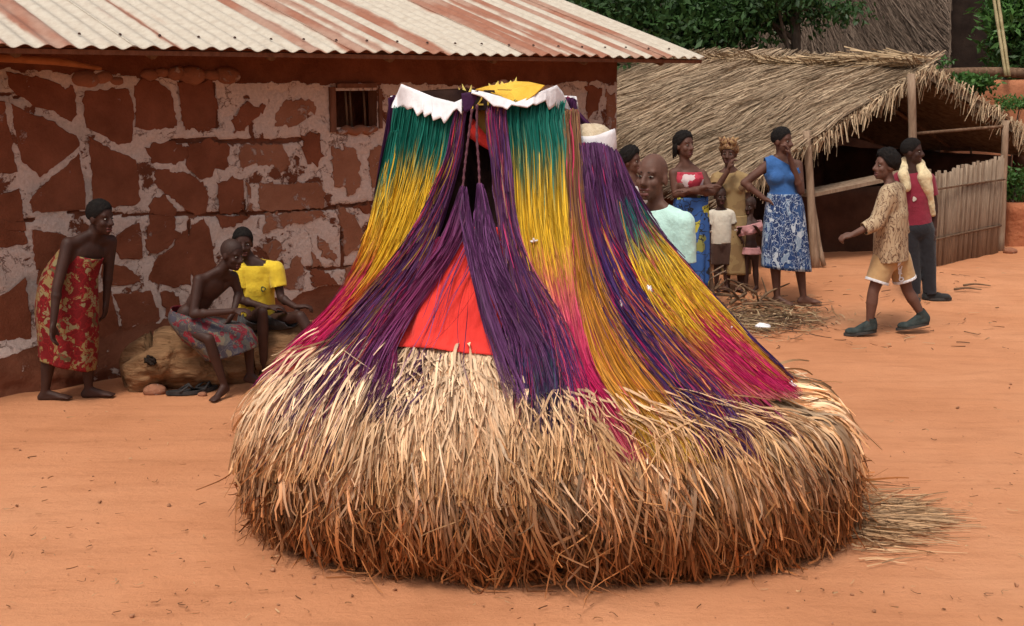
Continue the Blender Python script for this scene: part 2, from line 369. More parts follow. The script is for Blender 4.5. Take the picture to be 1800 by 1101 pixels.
# ---- brown mud panels between the bands, each its own piece
CELLS = [
 [(17,130),(40,134),(75,144),(110,157),(118,150),(122,152),(130,200),(120,210),(90,190),(60,178),(30,165),(20,150)],
 [(22,186),(60,207),(100,226),(128,240),(133,256),(110,272),(85,292),(70,304),(52,288),(42,275),(32,235)],
 [(152,165),(222,160),(228,200),(228,245),(205,248),(180,232),(156,222),(153,195)],
 [(-40,182),(4,185),(10,230),(20,275),(24,298),(-40,302)],
 [(158,245),(185,262),(200,272),(232,285),(238,310),(241,352),(200,358),(168,350),(167,318),(162,280)],
 [(134,276),(138,300),(144,345),(143,362),(100,364),(62,370),(55,355),(75,332),(105,308)],
 [(-40,360),(12,345),(27,338),(33,370),(35,387),(-40,388)], [(-40,391),(35,391),(37,404),(-40,404)], [(-40,408),(38,409),(40,428),(-40,432)],
 [(62,410),(85,415),(112,420),(118,470),(68,470),(62,440)], [(70,480),(130,480),(130,560),(76,560)], [(76,566),(150,566),(150,612),(72,610)],
 [(-40,545),(20,520),(40,490),(43,520),(47,560),(50,605),(-40,612)],
 [(200,425),(240,397),(245,447),(215,450),(205,437)], [(186,462),(205,470),(232,482),(241,495),(186,496)],
 [(172,520),(195,518),(200,560),(205,612),(168,616)], [(203,523),(262,515),(270,545),(277,558),(262,570),(240,585),(225,597),(218,580),(216,560),(210,530)],
 [(285,518),(303,515),(315,550),(296,552),(288,535)],
 [(242,148),(255,145),(278,150),(295,165),(300,190),(308,215),(295,222),(242,220)], [(317,150),(370,148),(370,190),(374,220),(330,225),(322,180)],
 [(425,180),(450,185),(465,185),(458,202),(440,215),(428,228),(412,232),(410,205),(418,195)], [(482,200),(505,178),(535,172),(550,182),(548,198),(530,210),(510,222),(488,220),(481,208)],
 [(335,252),(385,252),(395,262),(396,285),(380,295),(352,305),(335,290)], [(440,254),(455,252),(495,253),(500,265),(510,290),(495,300),(470,292),(440,290),(420,300),(418,260)],
 [(530,240),(550,232),(562,245),(565,270),(560,288),(540,285),(530,262)], [(262,260),(300,254),(328,262),(325,275),(300,282),(270,282)],
 [(280,300),(300,305),(330,315),(355,325),(362,345),(350,350),(360,368),(340,372),(315,350),(300,345),(280,330)], [(275,352),(290,352),(302,365),(300,374),(268,374)],
 [(380,318),(410,312),(422,318),(425,350),(428,371),(415,374),(385,372),(383,345)], [(432,322),(438,330),(443,368),(433,371)],
 [(455,325),(480,322),(505,330),(530,318),(562,318),(566,340),(572,362),(520,368),(460,370)], [(463,377),(520,374),(570,369),(572,380),(550,390),(510,396),(480,402),(465,408)],
 [(385,380),(435,378),(420,388),(400,398),(386,400)], [(334,398),(345,393),(363,394),(366,430),(370,480),(345,498),(335,470)], [(262,490),(272,465),(300,440),(315,420),(328,408),(330,470),(330,498),(300,496)],
 [(265,382),(298,382),(305,400),(285,415),(264,418)], [(262,424),(300,405),(312,412),(290,432),(262,445)],
 [(465,432),(480,427),(502,436),(490,452),(478,460),(470,450)], [(523,452),(528,470),(533,503),(515,508),(500,505),(490,480),(505,468)], [(543,442),(555,455),(565,468),(548,468)], [(548,476),(568,476),(575,487),(592,500),(588,503),(550,504)],
 [(558,415),(575,430),(590,445),(588,462),(572,455),(560,435)], [(599,402),(635,400),(640,420),(625,435),(607,445),(602,425)], [(608,474),(640,462),(660,470),(640,505),(608,515)], [(552,535),(590,540),(600,560),(570,572),(550,560)],
 [(583,262),(605,258),(628,268),(630,300),(632,330),(612,345),(605,330),(585,325)], [(648,265),(682,255),(690,290),(672,320),(652,328)], [(592,365),(602,362),(618,380),(640,410),(640,418),(602,418)], [(622,362),(648,358),(655,375),(635,372)],
 [(700,330),(760,320),(770,380),(700,390)], [(560,585),(640,580),(650,610),(600,640),(560,620)], [(780,200),(850,200),(850,300),(780,310)],
 [(1030,152),(1055,155),(1050,190),(1030,205)], [(1062,160),(1080,165),(1080,228),(1068,230)], [(1000,260),(1075,255),(1078,330),(1010,340)],
]
def panel_mesh(poly, z_out, rag=0.012):
    q = np.array([wall_tz(*p) for p in poly])
    if q.size == 0: return None
    pts = []
    for a, b in zip(q, np.roll(q, -1, 0)):
        n = max(2, int(np.linalg.norm(b - a) / 0.016))
        for k in range(n): pts.append(a + (b - a) * k / n)
    pts = np.array(pts); c = pts.mean(0)
    nx = fbm(pts[:, 0] * 22, pts[:, 1] * 22, o=3); ny = fbm(pts[:, 0] * 22 + 50, pts[:, 1] * 22, o=3)
    dirs = nrm(pts - c); sz = np.linalg.norm(pts - c, axis=1).mean()
    nx2 = fbm(pts[:, 0] * 70, pts[:, 1] * 70, 3.0, o=2)
    pts = pts + rag * 1.7 * np.stack((nx, ny), -1) + dirs * (0.030 * (c[0] < 1.9) + .004 * (c[0] > 1.9) + .9 * rag * nx2)[:, None]
    n = len(pts)
    nd = np.roll(pts, -1, 0) - np.roll(pts, 1, 0); nn = nrm(np.stack((-nd[:, 1], nd[:, 0]), -1))
    ar = np.sum(pts[:, 0] * np.roll(pts[:, 1], -1) - pts[:, 1] * np.roll(pts[:, 0], -1))
    inn = pts + nn * 0.006 * (1 if ar > 0 else -1)
    V = np.vstack((wall_p(pts[:, 0], pts[:, 1], -0.02), wall_p(pts[:, 0], pts[:, 1], z_out * 0.55), wall_p(inn[:, 0], inn[:, 1], z_out + 0.004 * fbm(inn[:, 0] * 9, inn[:, 1] * 9))))
    Fc = []
    for r in (0, 1):
        for i in range(n):
            j = (i + 1) % n; f = (r * n + i, r * n + j, (r + 1) * n + j, (r + 1) * n + i); Fc.append(f if ar < 0 else f[::-1])
    cap = tuple(2 * n + i for i in range(n)); Fc.append(cap if ar > 0 else cap[::-1])
    Fc = [tuple(reversed(f)) for f in Fc]
    bm = bmesh.new(); vs_ = [bm.verts.new(v - A0) for v in V]
    for f in Fc:
        try: bm.faces.new([vs_[i] for i in f])
        except ValueError: pass
    bmesh.ops.triangulate(bm, faces=[f for f in bm.faces if len(f.verts) > 4])
    bmesh.ops.recalc_face_normals(bm, faces=bm.faces)
    me = bpy.data.meshes.new("mud_panel"); bm.to_mesh(me); bm.free(); return me
for k, poly in enumerate(CELLS):
    cx = np.mean([p[0] for p in poly])
    me = panel_mesh(poly, 0.016 + 0.006 * random.random(), 0.012 + 0.020 * min(1, max(0, (cx - 200) / 200)))
    me.materials.append(mud2_mat if cx > 400 and k % 4 else mud_mat)
    link("mud_panel", me, front)
# stones and clods along the wall head
for (x, y, r) in [(262, 132, .06), (285, 128, .05), (312, 130, .07), (338, 133, .09), (372, 132, .06), (398, 133, .09), (180, 136, .06), (150, 140, .08), (205, 142, .05)]:
    t, z = wall_tz(x, y); V, Fc = ellip((0, 0, 0), np.array((EW, NW, ZZ)), (r * 1.35, r * .7, r * .8), 14, 9)
    V = V * (1 + .35 * fbm(V[:, 0] / r * 1.3 + x, V[:, 1] / r * 1.3, V[:, 2] / r * 1.3))[:, None]
    obj("clod", V + wall_p(t, z, 0.0), Fc, mud2_mat, house, A0)
# other walls
side = MB(); c1 = wall_p(np.array(T1), np.array(0.0)); back = c1 - NW * 3.6
for nm, a, b in (("side_wall", c1 - NW * 0.0, back), ("back_wall", back, back - EW * (T1 - T0))):
    e = nrm(b - a); n_ = np.cross(e, ZZ)
    L_ = np.linalg.norm(b - a); tt = np.arange(0, L_ + 0.01, 0.09); zz = np.arange(-0.1, WTOP + 0.02, 0.09); TT, Z2 = np.meshgrid(tt, zz)
    P = a + TT[..., None] * e + Z2[..., None] * ZZ + (0.02 * fbm(TT * 3, Z2 * 3) * sstep(0, .2, TT))[..., None] * n_
    i2 = np.arange(TT.size).reshape(TT.shape)
    obj(nm, P.reshape(-1, 3), np.stack((i2[:-1, :-1], i2[:-1, 1:], i2[1:, 1:], i2[1:, :-1]), -1).reshape(-1, 4), mud_dark, house, A0)
# window: jambs, dark room behind, wooden bars
wood_mat = M2("weathered_wood", (0.10, 0.055, 0.032), (0.20, 0.12, 0.075), scale=4, rough=0.85, bump=0.5, bscale=18, stretch=(6, 6, 1), spec=0.15)
pole_mat = M2("pale_pole", (0.21, 0.135, 0.088), (0.34, 0.24, 0.165), scale=4, rough=0.9, bump=0.5, bscale=18, stretch=(5, 5, 1), spec=0.15)
frame_mat = M2("brown_plank", (0.13, 0.055, 0.033), (0.20, 0.09, 0.055), scale=4, rough=0.85, bump=0.4, stretch=(5, 5, 1), spec=0.15)
wf = MB(); tm, zm = (wa[0] + wb[0]) / 2, (wa[1] + wb[1]) / 2; wh, ww = (wa[1] - wb[1]) / 2, (wb[0] - wa[0]) / 2
AX = np.array((EW, NW, ZZ))
wf.box(wall_p(wa[0] - 0.03, zm, -0.05), (0.03, 0.09, wh + 0.02), AX).box(wall_p(wb[0] + 0.02, zm, -0.06), (0.018, 0.09, wh), AX)
wf.box(wall_p(tm, wa[1] + 0.03, -0.05), (ww - 0.02, 0.085, 0.02), AX)
window = wf.build("window", frame_mat, house, A0, smooth=False)
for f in (0.12, 0.38, 0.48, 0.80):
    t = wa[0] + (wb[0] - wa[0]) * f
    MB().tube([wall_p(t, wb[1] - .02, -0.06), wall_p(t - .012, zm, -0.055), wall_p(t - .02, wa[1] + .02, -0.06)], 0.011, 6).build("window_bar", wood_mat, window, A0)
sl = MB(); uu = np.linspace(-1, 1, 14)
sl.tube([wall_p(tm + ww * 0.95 * u, wb[1] - 0.01 + 0.012 * math.sin(9 * u), 0.01) for u in uu], 0.045 * (1 + 0.35 * fbm(uu * 5, 2.0)) * np.sqrt(1.05 - uu ** 2 * 0.9), 9)
sl.build("sill", mud2_mat, window, A0)
# unlit room behind the bars
MB().box(wall_p(tm, zm, -0.55), (ww + 0.1, 0.01, wh + 0.1), AX).build("room_back", mud_dark, house, A0, smooth=False)
# ---- corrugated roof
def roof_mat():
    m, nt, b = new_mat("rusty_tin"); L = nt.links
    at = node(nt, "ShaderNodeAttribute", _attribute_name="Col")
    tc = nt.nodes.new("ShaderNodeTexCoord")
    n1 = node(nt, "ShaderNodeTexNoise", Scale=14, Detail=8, Roughness=0.7); L.new(tc.outputs['Object'], n1.inputs['Vector'])
    r = ramp(nt, [(0.3, (0.82, 0.76, 0.72)), (0.6, (1.04, 1.03, 1.02))]); L.new(n1.outputs['Fac'], r.inputs[0])
    mx = node(nt, "ShaderNodeMix", _data_type='RGBA', _blend_type='MULTIPLY'); mx.inputs[0].default_value = 1
    L.new(at.outputs['Color'], mx.inputs[6]); L.new(r.outputs[0], mx.inputs[7]); L.new(mx.outputs[2], b.inputs['Base Color'])
    b.inputs['Roughness'].default_value = 0.62; b.inputs['Metallic'].default_value = 0.0; b.inputs['Specular IOR Level'].default_value = 0.3
    bp = node(nt, "ShaderNodeBump", Strength=0.15, Distance=0.01); L.new(n1.outputs['Fac'], bp.inputs['Height']); L.new(bp.outputs[0], b.inputs['Normal'])
    return m
rm = roof_mat()
PITCH = math.radians(17)
ED = nrm(E1 - E0); UPS = nrm(-NW * math.cos(PITCH) + ZZ * math.sin(PITCH)); UPS = nrm(UPS - ED * (UPS @ ED)); RN = nrm(np.cross(ED, UPS))
RL = float(np.linalg.norm(E1 - E0)); ROOFLEN = 2.6; WAVE = 0.158
roof = empty("roof", E0 - A0); roof.parent = house
xs_r = np.cumsum(RNG.uniform(0.10, 0.34, 90)); on_r = RNG.random(90) < 0.52
a0 = -1.9; nsheet = 0
while a0 < RL - 0.02:
    wsh = min(WAVE * 6, RL - a0)
    if RL - a0 - wsh < 0.2: wsh = RL - a0
    na = int(wsh / WAVE * 10) + 1; a = np.linspace(a0, a0 + wsh + 0.03 * (a0 + wsh < RL - .1), na); bb = np.linspace(-0.05 + 0.02 * random.random(), ROOFLEN, 90)
    AA, BB = np.meshgrid(a, bb)
    hgt = 0.014 * np.cos(2 * np.pi * AA / WAVE) + 0.006 * (nsheet % 2) + 0.003 * fbm(AA * 0.8, BB * 0.5, o=1)
    P = E0 + AA[..., None] * ED + BB[..., None] * UPS + hgt[..., None] * RN
    wob = AA + 0.035 * fbm(AA * 3, BB * 1.3, 5.0) + 2.0
    k = np.searchsorted(xs_r, wob); dl = wob - np.where(k > 0, xs_r[np.maximum(k - 1, 0)], 0); dr_ = xs_r[np.minimum(k, 89)] - wob
    edge = np.minimum(dl, dr_)
    rust = on_r[np.minimum(k, 89)] * sstep(0.0, 0.03, edge + 0.02 * fbm(AA * 20, BB * 5))
    rust = np.clip(rust + 0.55 * sstep(0.35, 0.75, fbm(AA * 8, BB * 1.2, 9.0)), 0, 1)
    rust = rust * (0.72 + 0.28 * sstep(-0.4, 0.3, fbm(AA * 6, BB * 2.0, 2.0)))
    cc = np.array((0.50, 0.445, 0.365)) * (1 - rust[..., None]) + np.array((0.30, 0.125, 0.075)) * rust[..., None]
    i2 = np.arange(AA.size).reshape(AA.shape)
    o = obj("roof_sheet", P.reshape(-1, 3) - E0 + A0, np.stack((i2[:-1, :-1], i2[:-1, 1:], i2[1:, 1:], i2[1:, :-1]), -1).reshape(-1, 4), rm, roof, A0, col=cc.reshape(-1, 3))
    so = o.modifiers.new("thickness", 'SOLIDIFY'); so.thickness = 0.004
    a0 += wsh; nsheet += 1
# far slope of the roof, so the house is closed from behind
P = []
RT0 = E0 + UPS * ROOFLEN; DN = nrm(-NW * math.cos(PITCH) - ZZ * math.sin(PITCH)); far = np.array([RT0 - ED * 1.9, RT0 + ED * RL, RT0 + ED * RL + DN * 2.5, RT0 - ED * 1.9 + DN * 2.5]) + RN * 0.0
o = obj("far_slope", far - E0 + A0, [(0, 1, 2, 3)], frame_mat, roof, A0, smooth=False); so = o.modifiers.new("thickness", 'SOLIDIFY'); so.thickness = 0.02
# nails with rusty washers near the eave
nail_mat = M2("rusty_nail", (0.03, 0.015, 0.01), (0.07, 0.03, 0.02), rough=0.7, bump=0)
u8 = np.arange(8) * 2 * np.pi / 8
nv = np.vstack((np.stack((np.cos(u8) * 0.014, np.sin(u8) * 0.014, np.full(8, 0.0)), -1), np.stack((np.cos(u8) * 0.008, np.sin(u8) * 0.008, np.full(8, 0.012)), -1)))
nme = mesh_data("nail", nv @ np.array((ED, UPS, RN)), [(i, (i + 1) % 8, 8 + (i + 1) % 8, 8 + i) for i in range(8)] + [tuple(range(8, 16))], nail_mat, False)
for i in range(2, int(RL / (WAVE * 2))):
    p = E0 + ED * (i * WAVE * 2) + UPS * (0.20 + 0.015 * random.uniform(-1, 1)) + RN * (0.016 + 0.010)
    link("nail", nme, roof, p - E0)
# poles carrying the eave
for f in (0.02, 0.16, 0.30, 0.46, 0.62, 0.78, 0.93):
    p = E0 + ED * RL * f + UPS * 0.10 - RN * 0.085
    MB().tube([p - E0 + A0, p + UPS * 1.2 - E0 + A0, p + UPS * 2.4 - E0 + A0], 0.045, 9).build("rafter", wood_mat, roof, A0)
p = E0 + UPS * 0.02 - RN * 0.05
MB().box((p + ED * RL * 0.5 - ED * 0.9) - E0 + A0, (RL / 2 + 0.9, 0.02, 0.018), np.array((ED, UPS, RN))).build("purlin", frame_mat, roof, A0, smooth=False)
p = at_plane(100, 108, A0 + NW * 0.12, NW); q = at_plane(-60, 98, A0 + NW * 0.12, NW); e_ = at_plane(178, 121, A0 + NW * 0.10, NW)
MB().tube([q, p, e_], [0.035, 0.032, 0.014], 7).build("eave_stick", M2("orange_stick", (0.30, 0.11, 0.04), (0.42, 0.17, 0.07), bump=0.3), house, A0)

# ================================================================== thatch helpers
thatch_fib = M2("thatch_straw", (0.75, 0.74, 0.72), (1.1, 1.08, 1.05), scale=20, rough=0.9, bump=0, vcol=True, spec=0.15)
thatch_bed = M2("thatch_bed", (0.10, 0.065, 0.042), (0.21, 0.145, 0.095), scale=12, rough=0.95, bump=0.8, bscale=40, dist=0.03, spec=0.1)
def thatch(parent, base, P00, P10, P01, P11, n, c1, c2, lean=0.0, lmin=.45, lmax=.9, rad=0.006, lift=0.045, bulge=0.10, over=0.14, name="thatch_straw", droop=0.0):
    """straw laid from ridge (P0x) to eave (P1x); u across, v down the slope"""
    P00, P10, P01, P11 = map(np.asarray, (P00, P10, P01, P11))
    nn = nrm(np.cross(P10 - P00, P01 - P00)); nn = nn if nn[2] > 0 else -nn
    Lv = np.linalg.norm(P10 - P00); Lu = np.linalg.norm(P01 - P00)
    def S(u, v):
        p = (P00 * ((1 - u) * (1 - v))[..., None] + P10 * ((1 - u) * v)[..., None] + P01 * (u * (1 - v))[..., None] + P11 * (u * v)[..., None])
        return p - ZZ * (.07 * np.sin(u * Lu * 1.1 + .6) + .05 * np.sin(u * Lu * 2.3 + v * 2) * v)[..., None] + nn * (bulge * (fbm(u * Lu * 0.9, v * Lv * 0.9, o=3)) + 0.05 * np.sin(np.pi * np.clip(v, 0, 1)))[..., None] - ZZ * (droop * np.clip(v - 1, 0, 1))[..., None]
    uu, vv = np.meshgrid(np.linspace(0, 1, 40), np.linspace(0, 1, 24)); G = S(uu, vv)
    i2 = np.arange(uu.size).reshape(uu.shape)
    top = G.reshape(-1, 3); bot_ = top - nn * 0.10
    q1 = np.stack((i2[:-1, :-1], i2[:-1, 1:], i2[1:, 1:], i2[1:, :-1]), -1).reshape(-1, 4); N = len(top)
    rim = np.concatenate((i2[0, :], i2[1:, -1], i2[-1, -2::-1], i2[-2:0:-1, 0])); rim2 = np.roll(rim, -1)
    obj("thatch_bed", np.vstack((top, bot_)), np.vstack((q1, q1[:, ::-1] + N, np.stack((rim, rim2, rim2 + N, rim + N), -1))), thatch_bed, parent, base)
    u0 = RNG.random(n); v0 = RNG.random(n) * (1 + 0.0) - 0.12; ln = RNG.uniform(lmin, lmax, n) / Lv
    t = np.linspace(0, 1, 6)
    v = np.minimum(v0[:, None] + t * ln[:, None], 1 + over / Lv * RNG.random((n, 1)))
    swirl = 0.35 * fbm(u0 * Lu * 0.8, v0 * Lv * 0.8 + 7, o=2) + RNG.normal(0, 0.13, n) + lean
    u = u0[:, None] + (v - v0[:, None]) * (Lv / Lu) * swirl[:, None]
    P = S(np.clip(u, -0.03, 1.03), v)
    h = lift * (RNG.random((n, 1)) + 0.25) * (1 + 1.3 * np.maximum(0, RNG.normal(0, .5, (n, 1))) * t)
    P = P + nn * h[..., None] + 0.01 * RNG.normal(size=(n, 1, 3)) * t[None, :, None]
    R = rad * RNG.uniform(0.6, 1.3, (n, 1)) * (1 - 0.45 * t)
    f = RNG.random((n, 1, 1)); pt = 0.5 + 0.5 * fbm(u0 * Lu * 1.3, v0 * Lv * 1.3)[:, None, None]
    c = np.asarray(c1) * (1 - f) + np.asarray(c2) * f; c = np.broadcast_to(c * (0.55 + 0.75 * pt), P.shape)
    V, Fq, Cc = strands_vf(P, R, c)
    obj(name, V, Fq, thatch_fib, parent, base, col=Cc, kind="stuff")

# ================================================================== thatched market shelter
PA = at_y(1632, 112, 16.0); PE = at_y(1270, 342, 14.0)
hd = PA - PE; hd[2] = 0; hl = np.linalg.norm(hd); hd = hd / hl; RD = np.array((-hd[1], hd[0], 0))     # RD: along the ridge, away to the left
shelter = empty("thatched_shelter", at_ground(1430, 468), "low open shelter with straw thatch, pole posts and stick screen", "shelter")
SB = np.array(shelter.location)
RIDGE = 7.2
thatch(shelter, SB, PA, PE, PA + RD * RIDGE, PE + RD * RIDGE, 23000, (0.30, 0.205, 0.135), (0.54, 0.41, 0.28), lean=0.12, rad=0.006, over=0.22, droop=0.1)
PF = PA + hd * 2.75 - ZZ * 1.12
thatch(shelter, SB, PA, PF, PA + RD * RIDGE, PF + RD * RIDGE, 4000, (0.30, 0.20, 0.13), (0.46, 0.34, 0.22), lean=0.1, rad=0.0065, over=0.15)
# ridge roll of bundled straw
n = 1500; t = np.linspace(0, 1, 5); s0 = RNG.uniform(-0.02, RIDGE, n); ph = RNG.uniform(-0.3, math.pi + .3, n); rr = 0.10 + 0.02 * RNG.random(n)
P = PA + (s0[:, None] + t * 0.5)[..., None] * RD + (rr * np.cos(ph))[:, None, None] * hd + (rr * np.sin(ph))[:, None, None] * ZZ * 0.8 + 0.05 * RNG.normal(size=(n, 1, 3)) * t[None, :, None] + 0.03 * np.sin(s0[:, None] * 2.1 + t)[..., None] * ZZ
c = np.array((0.50, 0.36, 0.22)) * RNG.uniform(0.65, 1.15, (n, 1, 1)); c = np.broadcast_to(c, P.shape)
V, Fq, Cc = strands_vf(P, np.full((n, 5), 0.007), c)
obj("ridge_roll", V, Fq, thatch_fib, shelter, SB, col=Cc, kind="stuff")
# gable fringe: loose straws hanging from the open end
n = 900; t = np.linspace(0, 1, 6); w = RNG.random(n)
e0 = np.where((w < 0.68)[:, None], PA + (PE - PA) * (w / 0.68)[:, None], PA + (PF - PA) * ((w - 0.68) / 0.32)[:, None])
drop = RNG.uniform(0.08, 0.42, n) ** 1.3
P = e0[:, None] + (-RD * 0.04 + 0)[None, None] + RD * 0.06 * RNG.normal(size=(n, 1, 1)) - ZZ * (drop[:, None] * t ** 1.2)[..., None] + (np.asarray(-hd) * 0.10 * RNG.random((n, 1, 1)) * t[None, :, None]) + 0.05 * RNG.normal(size=(n, 1, 3)) * t[None, :, None]
c = np.broadcast_to(np.array((0.50, 0.37, 0.24)) * RNG.uniform(0.5, 1.2, (n, 1, 1)), P.shape)
V, Fq, Cc = strands_vf(P, np.full((n, 6), 0.008) * (1 - 0.5 * t), c)
obj("gable_fringe", V, Fq, thatch_fib, shelter, SB, col=Cc, kind="stuff")
def pole(name, a, b, r0, r1, parent, base, mat=None, wob=0.02):
    a, b = np.asarray(a), np.asarray(b); t = np.linspace(0, 1, 8)[:, None]
    P = a + (b - a) * t; s = random.random() * 50
    P = P + wob * np.stack((fbm(t[:, 0] * 2 + s, 1.0), fbm(t[:, 0] * 2 + s, 5.0), 0 * t[:, 0]), -1)
    return MB().tube(P, np.linspace(r0, r1, 8) * (1 + 0.12 * fbm(t[:, 0] * 4 + s, 3.0)), 9).build(name, mat or pole_mat, parent, base)
g1 = at_ground(1436, 468); g2 = at_ground(1757, 440); gm_ = g1 + (g2 - g1) * 0.52
t1 = at_y(1416, 245, g1[1]); t2 = at_y(1768, 215, g2[1])
pole("post", g1 - ZZ * .1, t1 + ZZ * .1, 0.055, 0.045, shelter, SB)
pole("post", g2 - ZZ * .1, t2 + ZZ * .02, 0.055, 0.042, shelter, SB)
pole("post", gm_ - ZZ * .1, at_y(1602, 130, gm_[1]), 0.062, 0.05, shelter, SB)
pole("brace", at_ground(1448, 468), at_y(1424, 340, g1[1] + .1), 0.03, 0.028, shelter, SB)
pole("brace", at_y(1612, 235, g2[1] - .1), at_y(1770, 222, g2[1]), 0.022, 0.02, shelter, SB, wood_mat)
#pole("beam", t1 + ZZ * .05, t2 + ZZ * .05, 0.045, 0.04, shelter, SB, wood_mat)
for k in range(5):
    f = k / 4; pole("rafter", PA - ZZ * 0.13 + RD * (0.1 + 1.4 * k), PE + (PA - PE) * 0.05 - ZZ * 0.13 + RD * (0.1 + 1.4 * k), 0.035, 0.03, shelter, SB, wood_mat)
    pole("rafter", PA - ZZ * 0.13 + RD * (0.1 + 1.4 * k), PF + (PA - PF) * 0.05 - ZZ * 0.13 + RD * (0.1 + 1.4 * k), 0.035, 0.03, shelter, SB, wood_mat)
# stick screen between ridge post and right post, each stick a piece
scr = empty("stick_screen", SB - SB); scr.parent = shelter
sA = at_ground(1628, 474); sB_ = at_ground(1753, 443)
stick_mats = [M2("reed_stick_%d" % k, c1, c2, scale=5, bump=0.5, bscale=20, stretch=(8, 8, 1), rough=0.9) for k, (c1, c2) in enumerate((((0.19, 0.13, 0.088), (0.30, 0.21, 0.145)), ((0.23, 0.165, 0.115), (0.34, 0.25, 0.175)), ((0.14, 0.09, 0.06), (0.24, 0.165, 0.11))))]
NS = 44
for k in range(NS):
    f = (k + 0.5) / NS; b0 = sA + (sB_ - sA) * f; tp = 1.12 + 0.12 * f + random.uniform(-0.03, 0.035)
    lat = nrm(sB_ - sA); r = np.linalg.norm(sB_ - sA) / NS * random.uniform(0.40, 0.56)
    m = MB().tube([b0 - ZZ * .03, b0 + ZZ * tp * .5 + lat * random.uniform(-.012, .012), b0 + ZZ * tp + lat * random.uniform(-.02, .02)], [r, r * .95, r * .85], 7)
    m.build("stick", stick_mats[k % 3 if random.random() < .7 else 1], scr, SB)
for zz_ in (0.35, 0.95): pole("lashing_rail", sA + ZZ * zz_ + np.array((0, -.05, 0)), sB_ + ZZ * zz_ + np.array((0, -.05, 0)), 0.012, 0.012, scr, SB, wood_mat)
# counter plank and low mud wall under it
cA = at_y(1420, 344, g1[1] + .15); cB = at_y(1632, 300, g1[1] + .9)
cd = nrm(cB - cA); cn = nrm(np.cross(cd, ZZ))
MB().box((cA + cB) / 2 + cn * -0.12, (np.linalg.norm(cB - cA) / 2, 0.17, 0.022), np.array((cd, cn, np.cross(cd, cn)))).build("counter", pole_mat, shelter, SB, smooth=False)
def slab(name, a, b, h, th, mat, parent=None, base=None, z0=None, amp=0.02):
    a, b = np.array(a, float), np.array(b, float); z0 = min(a[2], b[2]) - .15 if z0 is None else z0
    e = b - a; e[2] = 0; L_ = np.linalg.norm(e); e = e / L_; n_ = np.cross(e, ZZ)
    nu = max(4, int(L_ / .1)); nz = max(4, int((h - z0) / .1)); u = np.linspace(0, L_, nu); z = np.linspace(z0, h, nz)
    U, Z = np.meshgrid(u, z); a2 = a.copy(); a2[2] = 0; vs_, fs = [], []
    i2 = np.arange(U.size).reshape(U.shape); q = np.stack((i2[:-1, :-1], i2[:-1, 1:], i2[1:, 1:], i2[1:, :-1]), -1).reshape(-1, 4); N = U.size
    topw = 0.03 * fbm(U * 2, 0 * U + a[0]) * (Z >= h - 1e-6)
    f1 = a2 + U[..., None] * e + (Z + topw)[..., None] * ZZ + (th / 2 + amp * fbm(U * 3 + a[0], Z * 3))[..., None] * n_
    f2 = a2 + U[..., None] * e + (Z + topw)[..., None] * ZZ - (th / 2 + amp * fbm(U * 3 + 9, Z * 3))[..., None] * n_
    rim = np.concatenate((i2[0, :], i2[1:, -1], i2[-1, -2::-1], i2[-2:0:-1, 0])); rim2 = np.roll(rim, -1)
    return obj(name, np.vstack((f1.reshape(-1, 3), f2.reshape(-1, 3))), np.vstack((q, q[:, ::-1] + N, np.stack((rim2, rim, rim + N, rim2 + N), -1))), mat, parent, base)
dark_mud = M2("shade_dark_mud", (0.045, 0.020, 0.013), (0.085, 0.038, 0.023), scale=3, rough=0.95, bump=0.6, spec=0.1)  # mud colour lowered to paint in the dimness under the roofs
w0 = g1 + RD * 0.9 - hd * 0.1
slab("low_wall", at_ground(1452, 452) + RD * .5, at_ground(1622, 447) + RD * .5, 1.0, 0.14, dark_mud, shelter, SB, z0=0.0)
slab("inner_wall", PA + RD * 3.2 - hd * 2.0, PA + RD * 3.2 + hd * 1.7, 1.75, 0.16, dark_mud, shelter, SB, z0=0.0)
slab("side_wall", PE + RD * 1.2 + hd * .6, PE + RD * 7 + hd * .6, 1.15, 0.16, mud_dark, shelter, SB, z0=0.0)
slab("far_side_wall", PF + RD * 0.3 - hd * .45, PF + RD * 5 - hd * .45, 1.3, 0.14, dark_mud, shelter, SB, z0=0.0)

# ================================================================== big thatched hut behind
HB = at_y(1500, 430, 23.0); HB[2] = 0.15
hut = empty("tall_thatched_hut", HB, "tall hut with steep grey thatch rising behind the shelter", "hut")
hA = at_y(1660, -120, 23.5); hC = at_y(1655, 118, 21.6); hD = at_y(1260, 160, 22.2); hE = at_y(1400, -160, 24.0)
thatch(hut, HB, hA, hC, hE, hD, 9000, (0.10, 0.068, 0.050), (0.19, 0.14, 0.108), lean=-0.35, lmin=.6, lmax=1.3, rad=0.010, bulge=0.12, over=0.2)
thatch(hut, HB, hA, at_y(1640, 110, 26.0), hE, at_y(1400, 110, 27), 900, (0.20, 0.150, 0.120), (0.30, 0.24, 0.2), lmin=.6, lmax=1.2, rad=0.009)
hw = at_y(1560, 110, 23.2)
shade_black = M2("painted_shade_black", (0.018, 0.013, 0.011), (0.04, 0.028, 0.022), scale=3, rough=0.95, bump=0.5, spec=0.05)  # near-black colour stands in for the shadowed gable opening
slab("gable_wall", np.array((hC[0] - 0.5, 22.9, 0.1)), np.array((hC[0] + 1.5, 23.3, 0.1)), 5.2, 0.2, shade_black, hut, HB, z0=0.0)
slab("front_wall", np.array((hD[0] + .3, 22.8, 0.1)), np.array((hC[0] - .4, 22.5, 0.1)), 2.3, 0.2, dark_mud, hut, HB, z0=0.0)

